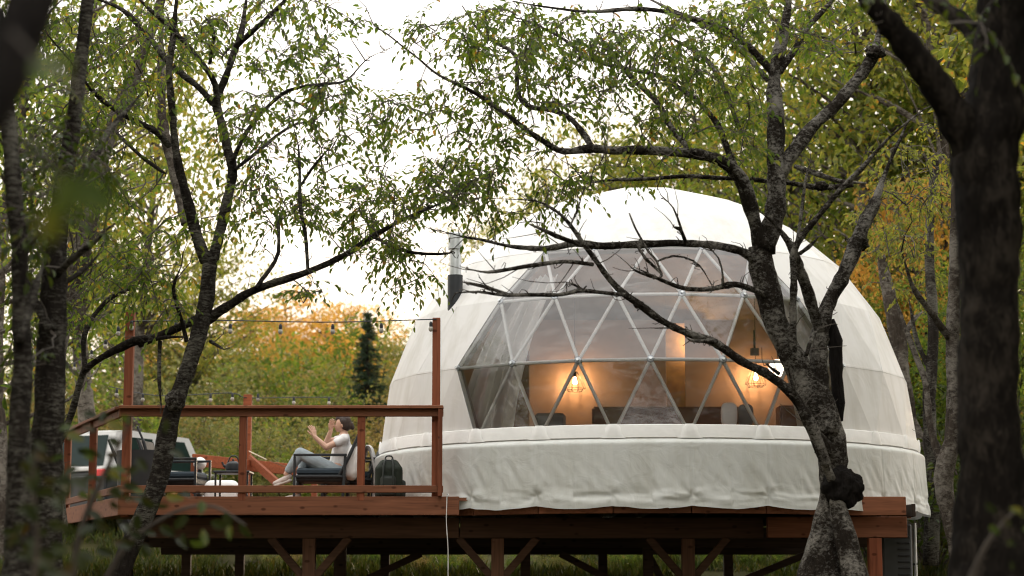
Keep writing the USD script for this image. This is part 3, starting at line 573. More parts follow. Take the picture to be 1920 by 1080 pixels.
lounge_chair('lounge_chair', 'black metal lounge chair the seated person is sitting in', fl_(608, YP), 0)
c2 = lounge_chair('lounge_chair', 'dark lounge chair covered with a white cloth beside the backpack', fl_(656, 25.9), 8)
lounge_chair('lounge_chair', 'black wicker chair behind the leaning tree trunk, its back to the left post', fl_(268, 26.2), 190)
lounge_chair('lounge_chair', 'black open-armed chair just right of the leaning tree trunk', fl_(332, 26.0), 172)
# tub chair back shell in front of the first wicker chair
tc = fl_(266, 25.4); tb = thing('tub_chair', 'solid black woven tub chair behind the corner post of the railing', 'chair', tc)
aa = np.linspace(-0.3, math.pi + 0.3, 26)
V = np.array([[tc + [0.30 * math.cos(q) * (1 + 0.1 * w), 0.30 * math.sin(q) * -1 * (1 + 0.1 * w), 0.12 + w * 0.56] for w in np.linspace(0, 1, 5)] for q in aa]); V2 = np.array([[tc + [0.26 * math.cos(q) * (1 + 0.1 * w), -0.26 * math.sin(q) * (1 + 0.1 * w), 0.12 + w * 0.56] for w in np.linspace(1, 0, 5)] for q in aa])
V = np.concatenate([V, V2], 1); n, k = V.shape[:2]; ii, jj = np.meshgrid(np.arange(n - 1), np.arange(k), indexing='ij'); a = (ii * k + jj).ravel(); b = (ii * k + (jj + 1) % k).ravel()
part(tb, 'shell', (V.reshape(-1, 3), np.stack([a, a + k, b + k, b], 1)), 'black_wicker', smooth=40)
s_ = trimesh.creation.cylinder(0.27, 0.1, sections=24); s_.apply_translation(tc + [0, 0, 0.36]); part(tb, 'seat', s_, 'dark_cushion')
for q in (0.6, 2.5, 3.8, 5.6): part(tb, 'leg', tube([tc + [0.25 * math.cos(q), 0.25 * math.sin(q), 0], tc + [0.23 * math.cos(q), 0.23 * math.sin(q), 0.14]], 0.018, 6), 'black_steel')
# parasol-like dark rod by the tub chair
rod = thing('dark_pole', 'thin dark pole leaning up beside the tub chair', 'pole', at(275, 842, 25.5)); part(rod, 'shaft', tube(spline([at(274, 846, 25.5), at(268, 825, 25.5), at(258, 802, 25.5)], 10), [0.022] * 5 + [0.014] * 5, 8), 'black_steel'); part(rod, 'tip', ball(at(258, 801, 25.5), 0.016, 1), 'black_steel')
# coffee table and the black thing on it
tt = fl_(438, 25.3); tab = thing('coffee_table', 'low black metal table in the middle of the deck', 'table', tt)
part(tab, 'tabletop', bevel_box(tt + [0, 0, 0.40], (0.46, 0.46, 0.03)), 'black_steel')
for sx in (-1, 1):
    for sy in (-1, 1): part(tab, 'leg', beam(tt + [sx * 0.2, sy * 0.2, 0], tt + [sx * 0.2, sy * 0.2, 0.385], 0.025, 0.025), 'black_steel')
kb = tt + [-0.01, 0, 0.415]; ket = thing('black_pot', 'small black pot with a handle on the low metal table', 'pot', kb)
part(ket, 'body', lathe([(0.0001, 0), (0.085, 0), (0.1, 0.04), (0.085, 0.1), (0.04, 0.13), (0.0001, 0.135)], 20).apply_translation(kb), 'black_steel', smooth=40)
part(ket, 'spout', tube(spline([kb + [-0.08, 0, 0.05], kb + [-0.12, 0, 0.08], kb + [-0.14, 0, 0.12]], 8), [0.02] * 4 + [0.012] * 4, 8), 'black_steel'); part(ket, 'handle', tube(spline([kb + [-0.07, 0, 0.11], kb + [-0.03, 0, 0.19], kb + [0.04, 0, 0.19], kb + [0.08, 0, 0.1]], 12), 0.009, 6), 'black_steel'); part(ket, 'lid_knob', ball(kb + [0, 0, 0.145], 0.015, 1), 'black_steel')
# white rounded pouf / gas bottle on its side
wp = fl_(416, 26.0); wt = thing('white_container', 'white rounded container lying on the deck behind the low table', 'container', wp)
q = m3.Manifold.batch_hull([m3.Manifold.sphere(0.1, 20).translate([float(wp[0] + x), float(wp[1]), float(FT + z)]) for x in (-0.13, 0.13) for z in (0.1, 0.24)])
part(wt, 'body', q, 'white_cloth', smooth=40); part(wt, 'collar', tube([wp + [0.2, 0, 0.18], wp + [0.27, 0, 0.18]], 0.07, 16), 'white_metal', smooth=40); part(wt, 'valve', tube([wp + [0.27, 0, 0.18], wp + [0.31, 0, 0.18]], 0.025, 10), 'hub_metal')
gp = at(375, 869, 26.4); gt = thing('globe_lamp', 'white glass globe lamp on a short black stand', 'lamp', (gp[0], gp[1], FT))
part(gt, 'globe', ball(gp, 0.085, 3), 'white_cloth', smooth=True); part(gt, 'stand', tube([(gp[0], gp[1], FT), (gp[0], gp[1], gp[2] - 0.07)], [0.05, 0.028], 10), 'black_steel'); part(gt, 'base', tube([(gp[0], gp[1], FT), (gp[0], gp[1], FT + 0.02)], 0.09, 16), 'black_steel')
# white cloth over the second chair
cc = fl_(682, 25.85); n_ = 22; U, Vv = np.meshgrid(np.linspace(0, 1, n_), np.linspace(-0.34, 0.30, 12), indexing='ij')
path = spline([cc + [-0.24, 0, 0.47], cc + [-0.04, 0, 0.54], cc + [0.02, 0, 0.74], cc + [0.09, 0, 0.73], cc + [0.15, 0, 0.50], cc + [0.18, 0, 0.34]], n_)
P = path[:, None, :] + np.stack([0.02 * np.sin(Vv * 25 + U * 6), Vv, 0.02 * np.sin(Vv * 18) + 0.05 * U * np.sin(Vv * 9)], -1)
ii, jj = np.meshgrid(np.arange(n_ - 1), np.arange(11), indexing='ij'); a = (ii * 12 + jj).ravel()
single('blanket', (P.reshape(-1, 3), np.stack([a, a + 12, a + 13, a + 1], 1)), 'white_cloth', 'white blanket draped over the back of the chair by the backpack', 'blanket', smooth=True)
pc = fl_(657, YP + 0.05); q = trimesh.creation.icosphere(3, 1.0); v = q.vertices; q.vertices = np.sign(v) * np.abs(v) ** 0.6 * [0.085, 0.24, 0.22]; q.apply_transform(trimesh.transformations.rotation_matrix(0.12, [0, 1, 0])); q.apply_translation(pc + [0.02, 0, 0.52])
single('cushion', q, 'white_cloth', 'white back cushion behind the seated person', 'cushion', smooth=True)
# backpack
bp = fl_(729, 23.95); bk = thing('backpack', 'dark green backpack standing on the deck against the tent skirt', 'backpack', bp)
def hull_of(pts, r): return m3.Manifold.batch_hull([m3.Manifold.sphere(r, 16).translate([float(z) for z in bp + np.array(p)]) for p in pts])
part(bk, 'body', hull_of([(sx * 0.1, sy * 0.05, z) for sx in (-1, 1) for sy in (-1, 1) for z in (0.07, 0.36)] + [(sx * 0.06, 0, 0.42) for sx in (-1, 1)], 0.065), 'backpack_green', smooth=40)
part(bk, 'front_pocket', hull_of([(sx * 0.05, -0.12, z) for sx in (-1, 1) for z in (0.08, 0.24)], 0.045), 'backpack_dark', smooth=40)
part(bk, 'side_pocket', hull_of([(0.165, 0, z) for z in (0.06, 0.2)], 0.04), 'backpack_dark', smooth=40)
for s in (-1, 1): part(bk, 'strap', tube(spline([bp + [s * 0.055, -0.125, 0.03], bp + [s * 0.06, -0.16, 0.2], bp + [s * 0.055, -0.115, 0.4], bp + [s * 0.04, -0.03, 0.485]], 14), 0.014, 6), 'backpack_dark')
part(bk, 'handle', tube(spline([bp + [-0.05, 0, 0.48], bp + [-0.03, 0, 0.525], bp + [0.03, 0, 0.525], bp + [0.05, 0, 0.48]], 10), 0.009, 6), 'black_steel')
part(bk, 'zip', tube(spline([bp + [-0.15, -0.06, 0.1], bp + [-0.14, -0.08, 0.33], bp + [0, -0.075, 0.475], bp + [0.14, -0.08, 0.33], bp + [0.15, -0.06, 0.1]], 24), 0.006, 5), 'black_steel')
# hammock from the rear post
hm = thing('hammock', 'pale rope and canvas hammock slung from the rear deck post', 'hammock', at(468, 845, 29))
pa, pb = at(467, 846, 29.1), at(600, 880, 28.0)
path = spline([at(500, 862, 28.9), at(535, 876, 28.6), at(570, 884, 28.3), at(600, 880, 28.0)], 16); U = np.linspace(-0.3, 0.3, 8)
P = path[:, None, :] + np.stack([0 * U, U, 0.35 * U * U - 0.01], -1)[None] * np.concatenate([np.linspace(0.15, 1, 8), np.ones(8)])[:, None, None]
ii, jj = np.meshgrid(np.arange(15), np.arange(7), indexing='ij'); a = (ii * 8 + jj).ravel(); part(hm, 'bed', (P.reshape(-1, 3), np.stack([a, a + 8, a + 9, a + 1], 1)), 'cream_canvas', smooth=True)
for k in range(5): part(hm, 'rope', tube([pa, P[0, k + 1]], 0.008, 4), 'cream_canvas')
part(deck, 'rear_brace', beam(at(468, 860, 28.9), at(522, 908, 28.0), 0.05, 0.12), 'red_board')

# ------------------------------------------------------------------ the seated person
YPp = YP; sc = YPp / F
O = at(628, 884, YPp)     # hip
def L(px, py, dy=0.0): return at(px, py, YPp + dy)
per = thing('person', 'person in white tee and pale jeans sitting with hands raised, looking left', 'person', (O[0], YPp, FT))
hipN, hipF = L(630, 886, -0.1), L(630, 886, 0.1); kneeN, kneeF = L(563, 850, -0.09), L(572, 862, 0.13)
ankN, ankF = L(537, 889, -0.05), L(556, 925, 0.14); chest = L(642, 842); waist = L(634, 868); neck = L(645, 814); shN, shF = L(645, 823, -0.17), L(643, 824, 0.17)
elN, wrN = L(612, 839, -0.2), L(590, 819, -0.2); elF, wrF = L(613, 828, 0.1), L(620, 808, 0.0)
head = L(641, 796); 
hv = head
body = [[(hipN, 0.085), (waist, 0.1)], [(hipF, 0.085), (waist, 0.1)], [(waist, 0.105), (chest, 0.11)], [(chest + [0, -0.06, 0], 0.1), (chest + [0, 0.06, 0], 0.1)], [(chest, 0.1), (neck, 0.055)], [(shN, 0.05), (chest + [0, -0.05, 0.02], 0.08)], [(shF, 0.05), (chest + [0, 0.05, 0.02], 0.08)], [(shN, 0.05), (neck, 0.05)], [(shF, 0.05), (neck, 0.05)],
        [(neck, 0.05), (head + [0.01, 0, -0.03], 0.055)], [(head + [0.012, 0, 0.018], 0.088), (head + [-0.012, 0, -0.03], 0.066)], [(head + [-0.03, 0, -0.02], 0.062), (head + [-0.045, 0, -0.062], 0.034)], [(head + [-0.075, 0, 0.0], 0.012), (head + [-0.098, 0, -0.022], 0.012)], [(head + [-0.07, -0.018, -0.045], 0.014), (head + [-0.07, 0.018, -0.045], 0.014)],
        [(head + [0.01, -0.078, -0.01], 0.02), (head + [0.015, -0.08, -0.03], 0.015)], [(head + [0.01, 0.078, -0.01], 0.02), (head + [0.015, 0.08, -0.03], 0.015)],
        [(hipN, 0.085), (kneeN, 0.06), (ankN, 0.038)], [(hipF, 0.085), (kneeF, 0.06), (ankF, 0.038)], [(shN, 0.05), (elN, 0.039), (wrN, 0.026)], [(shF, 0.05), (elF, 0.039), (wrF, 0.026)]]
def hand(w, d, n, thumb):
    """w wrist, d direction towards the fingers, n across the palm (towards the little finger), thumb side curl direction"""
    d = d / np.linalg.norm(d); n = n / np.linalg.norm(n); c = thumb / np.linalg.norm(thumb); ch = []
    pal = w + d * 0.075
    for k, (o, l) in enumerate(((-0.03, 0.068), (-0.01, 0.078), (0.01, 0.072), (0.03, 0.055))):
        k0 = pal + n * o; ch.append([(w + n * o * 0.4, 0.016), (k0, 0.0125)]); sp2 = d + n * o * 6
        a = k0 + sp2 * l * 0.5 + c * 0.006; b_ = a + (sp2 * 0.9 + c * 0.4) * l * 0.5; ch.append([(k0, 0.0105), (a, 0.0092), (b_, 0.0078)])
    ch.append([(w + d * 0.02 - n * 0.012, 0.015), (w + d * 0.05 - n * 0.045 + c * 0.012, 0.011), (w + d * 0.085 - n * 0.06 + c * 0.02, 0.009)])
    return ch
body += hand(wrN, np.array([-0.25, 0.05, 0.95]), np.array([0.75, 0.6, 0.2]), np.array([-0.8, 0.5, 0])) + hand(wrF, np.array([0.1, -0.1, 1.0]), np.array([0.7, 0.7, 0]), np.array([0.7, -0.5, 0]))
part(per, 'body', blob(body, 0.014, 6), 'skin', smooth=True)
part(per, 'tee_shirt', blob([[(waist + [0.004, 0, -0.01], 0.122), (chest, 0.13)], [(chest + [0, -0.065, 0], 0.118), (chest + [0, 0.065, 0], 0.118)], [(chest, 0.115), (neck + [0, 0, -0.045], 0.075)], [(shN, 0.062), (chest + [0, -0.05, 0.02], 0.1)], [(shF, 0.062), (chest + [0, 0.05, 0.02], 0.1)], [(shN, 0.062), (neck + [0.005, 0, -0.035], 0.06)], [(shF, 0.062), (neck + [0.005, 0, -0.035], 0.06)], [(shN, 0.062), (shN * 0.62 + elN * 0.38, 0.058)], [(shF, 0.062), (shF * 0.62 + elF * 0.38, 0.058)]], 0.02, 6), 'tee_white', smooth=True)
part(per, 'jeans', blob([[(hipN, 0.1), (waist + [0, 0, -0.06], 0.11)], [(hipF, 0.1), (waist + [0, 0, -0.06], 0.11)], [(hipN, 0.102), (kneeN, 0.074), (kneeN * 0.2 + ankN * 0.8, 0.056)], [(hipF, 0.102), (kneeF, 0.074), (kneeF * 0.2 + ankF * 0.8, 0.056)]], 0.02, 6), 'denim', smooth=True)
part(per, 'hair', blob([[(head + [0.03, 0, 0.035], 0.094), (head + [0.045, 0, -0.005], 0.086)], [(head + [-0.03, 0, 0.075], 0.052), (head + [0.03, 0, 0.06], 0.075)], [(head + [0.03, -0.05, 0.03], 0.055), (head + [0.04, -0.055, -0.02], 0.045)], [(head + [0.03, 0.05, 0.03], 0.055), (head + [0.04, 0.055, -0.02], 0.045)], [(head + [0.11, 0, -0.005], 0.04), (head + [0.135, 0, -0.04], 0.03)]], 0.014, 5), 'hair_brown', smooth=True)
for s in (-1, 1): part(per, 'eye', ball(head + [-0.072, s * 0.03, 0.004], 0.009, 1), 'eye_dark', smooth=True)
part(per, 'mouth', ball(head + [-0.083, 0, -0.046], np.array([0.006, 0.02, 0.006]), 1), 'lip', smooth=True)
def shoe(ank, d):
    d = np.array(d, float); d /= np.linalg.norm(d); dn = np.array([0, 0, -1.0]) - d * (-d[2]); dn /= np.linalg.norm(dn)
    sh = part(per, 'shoe', blob([[(ank + dn * 0.035 + d * -0.02, 0.042), (ank + dn * 0.06 + d * 0.03, 0.045), (ank + dn * 0.07 + d * 0.12, 0.036), (ank + dn * 0.075 + d * 0.17, 0.03)]], 0.012, 4), 'shoe_cream', smooth=True)
    part(sh, 'sole', blob([[(ank + dn * 0.088 + d * -0.03, 0.02), (ank + dn * 0.095 + d * 0.07, 0.022), (ank + dn * 0.098 + d * 0.18, 0.018)], [(ank + dn * 0.09 + d * -0.02 + [0, 0.02, 0], 0.02), (ank + dn * 0.098 + d * 0.17 + [0, 0.02, 0], 0.018)], [(ank + dn * 0.09 + d * -0.02 - [0, 0.02, 0], 0.02), (ank + dn * 0.098 + d * 0.17 - [0, 0.02, 0], 0.018)]], 0.012, 2), 'shoe_sole', smooth=True)
shoe(ankN, (-0.95, -0.05, -0.28)); shoe(ankF, (-1, 0, 0.0))

# ------------------------------------------------------------------ vehicle parked beyond the deck, seen from behind
YV = 34.5; vx = at(128, 860, YV)[0]; vz = at(150, 805, YV)[2] - 1.78
car = thing('parked_suv', 'white and black off-road vehicle parked beyond the left side of the deck', 'car', (vx, YV, vz), rotz=-28)
P = lambda n, q, m_, par=car, **k: part(par, n, q, m_, local=True, **k)
from shapely.geometry import Polygon
def extrude_y(poly, w):    # profile in (y forward, z) extruded along x
    q = trimesh.creation.extrude_polygon(Polygon(poly), w, engine='earcut'); v = q.vertices.copy(); q.vertices = np.stack([v[:, 2] - w / 2, v[:, 0], v[:, 1]], 1); q.invert(); return q
body_ = extrude_y([(0, 0.45), (4.2, 0.45), (4.25, 0.75), (4.15, 1.0), (2.9, 1.08), (0.05, 1.08), (-0.02, 0.7)], 1.76)
P('body', body_, 'car_black'); P('belt_trim', bevel_box((0, 2.0, 1.075), (1.8, 4.05, 0.07), 0.015), 'car_white')
P('cabin', extrude_y([(0.08, 1.08), (2.9, 1.08), (2.35, 1.74), (0.5, 1.78), (0.3, 1.74)], 1.6), 'car_white')
P('rear_window', trimesh.Trimesh(np.array([(-0.7, 0.085, 1.14), (0.7, 0.085, 1.14), (0.66, 0.262, 1.68), (-0.66, 0.262, 1.68)]), np.array([[0, 1, 2], [0, 2, 3]])), 'car_glass')
for s in (-1, 1):
    P('side_window', trimesh.Trimesh(np.array([(s * 0.805, 0.5, 1.13), (s * 0.805, 1.3, 1.13), (s * 0.805, 1.3, 1.66), (s * 0.805, 0.62, 1.66)]), np.array([[0, 1, 2], [0, 2, 3]])), 'car_glass'); P('side_window', trimesh.Trimesh(np.array([(s * 0.805, 1.38, 1.13), (s * 0.805, 2.6, 1.13), (s * 0.805, 2.22, 1.66), (s * 0.805, 1.38, 1.66)]), np.array([[0, 1, 2], [0, 2, 3]])), 'car_glass')
    P('tail_light', bevel_box((s * 0.72, -0.01, 1.0), (0.3, 0.08, 0.14), 0.02), 'tail_red')
    for yw in (0.85, 3.35):
        wz = trimesh.creation.cylinder(0.37, 0.24, sections=24); wz.apply_transform(trimesh.transformations.rotation_matrix(math.pi / 2, [0, 1, 0])); wz.apply_translation((s * 0.8, yw, 0.37)); wh = P('wheel', wz, 'tyre', smooth=40)
        rz_ = trimesh.creation.cylinder(0.2, 0.26, sections=16); rz_.apply_transform(trimesh.transformations.rotation_matrix(math.pi / 2, [0, 1, 0])); rz_.apply_translation((s * 0.8, yw, 0.37)); P('rim', rz_, 'galvanised', wh)
P('tailgate', bevel_box((0, -0.03, 0.72), (1.74, 0.07, 0.46), 0.02), 'car_black'); P('bumper', bevel_box((0, -0.08, 0.48), (1.7, 0.2, 0.2), 0.04), 'car_black')
# pale panel seen below the deck
pa = at(400, 1060, 33.0); zp = float(ground_z(pa[0], 33.0)); pp_ = thing('pale_board', 'pale upright board with a red edge seen beneath the deck', 'board', (pa[0], 33.0, zp))
part(pp_, 'panel', bevel_box((pa[0], 33.0, zp + 0.42), (0.66, 0.05, 1.0)), 'pale_panel'); part(pp_, 'red_edge', bevel_box((pa[0] - 0.355, 33.0, zp + 0.42), (0.05, 0.055, 1.0)), 'red_paint')
# dark unit and pipe under the right end of the platform
un = at(1678, 1030, 24.4); ug = thing('outdoor_unit', 'dark grilled outdoor unit beneath the right corner of the platform', 'unit', (un[0], 24.4, -0.6))
part(ug, 'case', bevel_box((un[0], 24.4, 0.04), (0.36, 0.35, 1.28), 0.02), 'unit_grey')
for k in range(14): part(ug, 'grille_bar', bevel_box((un[0] + 0.07, 24.21, -0.45 + k * 0.075), (0.15, 0.02, 0.022), 0.004), 'black_steel')
pi_ = at(1715, 1000, 24.6); dp = thing('drain_pipe', 'slim pale pipe standing below the right edge of the skirt', 'pipe', (pi_[0], 24.6, -1.0))
part(dp, 'pipe', tube([(pi_[0], 24.6, -1.0), (pi_[0], 24.6, zf0 - 0.05)], 0.022, 10), 'galvanised', smooth=40); part(dp, 'bracket', bevel_box((pi_[0] - 0.03, 24.6, 0.2), (0.1, 0.04, 0.03)), 'black_steel')

# ------------------------------------------------------------------ trees traced limb by limb, with depth
def limb_pts(tr, Y0, Y1, n=None):
    """tr: (px, py, radius in px); Y runs from Y0 to Y1 along the limb"""
    tr = np.array(tr, float); d = np.concatenate([[0], np.cumsum(np.hypot(*np.diff(tr[:, :2], axis=0).T))]); t = d / d[-1]
    Y = Y0 + (Y1 - Y0) * t; P = np.array([at(a, b, y) for (a, b, _), y in zip(tr, Y)]); r = tr[:, 2] * Y / F
    n = n or max(6, int(d[-1] / 14)); S = spline(P, n); ts = np.linspace(0, len(P) - 1, n); return S, np.interp(ts, np.arange(len(P)), r)
def jitter(P, amp, freq, seed):
    q = np.stack([meshkit.fbm(P * freq + 17.3 * k, 3, seed + k) - 0.5 for k in range(3)], -1); w = np.minimum(np.arange(len(P)), 3)[:, None] / 3.0
    return P + q * amp * w
def grow(nodes, targets, g, r_scale=1.0):
    """connect each target to the nearest node with a curved twig; returns twig polylines"""
    nodes = np.array(nodes); d0 = np.array([np.min(np.linalg.norm(nodes - t, axis=1)) for t in targets]); segs = []; ends = []
    buf = np.zeros((len(nodes) + 6 * len(targets), 3)); n = len(nodes); buf[:n] = nodes
    for i in np.argsort(d0):
        t = targets[i]; d = np.linalg.norm(buf[:n] - t, axis=1); j = int(np.argmin(d)); a = buf[j]; l = d[j]
        if l < 0.03: ends.append((t, t - a)); continue
        mid = (a + t) / 2 + g.normal(0, 0.10, 3) * l + [0, 0, 0.10 * l]; k = 5 if l > 0.3 else 4; P = spline([a, mid, t], k); P = P + np.vstack([np.zeros(3), g.normal(0, 0.025, (k - 2, 3)) * min(l, 1), np.zeros(3)])
        r0 = (0.005 + 0.008 * min(l, 1.3)) * r_scale; segs.append((P, np.linspace(r0, 0.003, k))); buf[n:n + k - 1] = P[1:]; n += k - 1; ends.append((t, t - P[-2]))
    return segs, ends
def leaf_sprays(ends, g, per, spread, size, droop=0.6):
    """little twigs at the branch ends with leaves set alternately along them; returns leaves and twig polylines"""
    Cs, Ds, Ss, tw = [], [], [], []
    for t, d in ends:
        d = d / (np.linalg.norm(d) + 1e-9); sz = g.uniform(0.8, 1.2)
        for q in range(g.poisson(per / 6.5) + (g.random() < 0.5)):
            a = t - d * g.uniform(0, 0.25); e = d * 0.7 + g.normal(0, 0.7, 3) * [1, 1, 0.6] + [0, 0, -0.1]; e /= np.linalg.norm(e); l = g.uniform(0.12, 0.36); P = spline([a, a + e * l * 0.5 + [0, 0, 0.015], a + e * l + [0, 0, -0.25 * l]], 4)
            tw.append((P, np.linspace(0.0032, 0.0016, 4))); n = max(3, int(l / 0.042)); u = (np.arange(n) + 0.7) / n; pos = a + e * (l * u)[:, None]; pos[:, 2] += -0.25 * l * u * u + 0.012; side = np.cross(e, [0, 0, 1.0]); side /= np.linalg.norm(side) + 1e-9
            dd = e * 0.55 + side * np.where(np.arange(n) % 2, 1, -1)[:, None] * 0.7 + g.normal(0, 0.22, (n, 3)) + [0, 0, -droop]; dd[-1] = e + [0, 0, -droop * 0.8]; keep = g.random(n) < 0.88
            Cs.append(pos[keep]); Ds.append(dd[keep]); Ss.append(sz * g.uniform(0.7, 1.25, keep.sum()))
    C_, D_, S_ = np.vstack(Cs), np.vstack(Ds), np.concatenate(Ss); n = len(C_); Nn = unit(n, g) * 0.5 + [0, 0, 1]; L_ = size * S_
    return leaves(C_, D_, Nn, L_, L_ * g.uniform(0.40, 0.55, n)), tw
def traced_tree(name, label, Y, trunk, branches, clumps, seed, barkm, leafm, per=13, spread=0.19, size=0.066, small_bark=None, extra=()):
    g = np.random.default_rng(seed); S, r = limb_pts(trunk[0], trunk[1], trunk[2]); base = S[0]
    t = thing(name, label, 'tree', base)
    S = jitter(S, 0.06, 1.3, seed); part(t, 'trunk', tube(S, r, 22, 0.16, seed=seed, freq=9), barkm, smooth=True); nodes = [S]
    spurs = []
    for k, (tr, y0, y1) in enumerate(branches):
        P, rr = limb_pts(tr, y0, y1); P = jitter(P, 0.035, 2.2, seed + 3 * k); big = rr.max() > 0.04; rr = rr * (1 - 0.6 * sstep(0.65, 1.0, np.linspace(0, 1, len(rr)))); TT = np.gradient(P, axis=0)
        for q in range(int(len(P) * 0.9)):
            i_ = int(g.integers(1, len(P))); d = TT[i_] / np.linalg.norm(TT[i_]) * 0.6 + g.normal(0, 0.6, 3) + [0, 0, 0.25]; l = g.uniform(0.04, 0.26) * (1 if g.random() < 0.4 else 0.35); e = P[i_] + d * l; spurs.append((spline([P[i_], (P[i_] + e) / 2 + g.normal(0, 0.03, 3), e], 4), np.linspace(0.0055, 0.0022, 4)))
        part(t, 'branch', tube(P, rr * (1 + 0.25 * (g.random(len(rr)) - 0.4)), 12 if big else 7, 0.16 if big else 0.1, seed=seed + k, freq=12), barkm if big else (small_bark or barkm), smooth=True); nodes.append(P)
    T = []
    for (cx, cy, rx, ry, n) in clumps:
        a = g.uniform(0, 2 * np.pi, n); q = np.sqrt(g.random(n))
        for px, py in zip(cx + rx * q * np.cos(a), cy + ry * q * np.sin(a)): T.append(at(px, py, Y + g.uniform(-1.5, 1.3)))
    if not T and spurs: part(t, 'twigs', many_tubes(spurs), 'twig_bark', kind='stuff')
    if T:
        segs, ends = grow(np.vstack(nodes), np.array(T), g); lf, tw = leaf_sprays(ends, g, per, spread, size); part(t, 'twigs', many_tubes(segs + spurs + tw), 'twig_bark', kind='stuff')
        part(t, 'foliage', lf, leafm, kind='stuff')
    return t, np.vstack(nodes), g

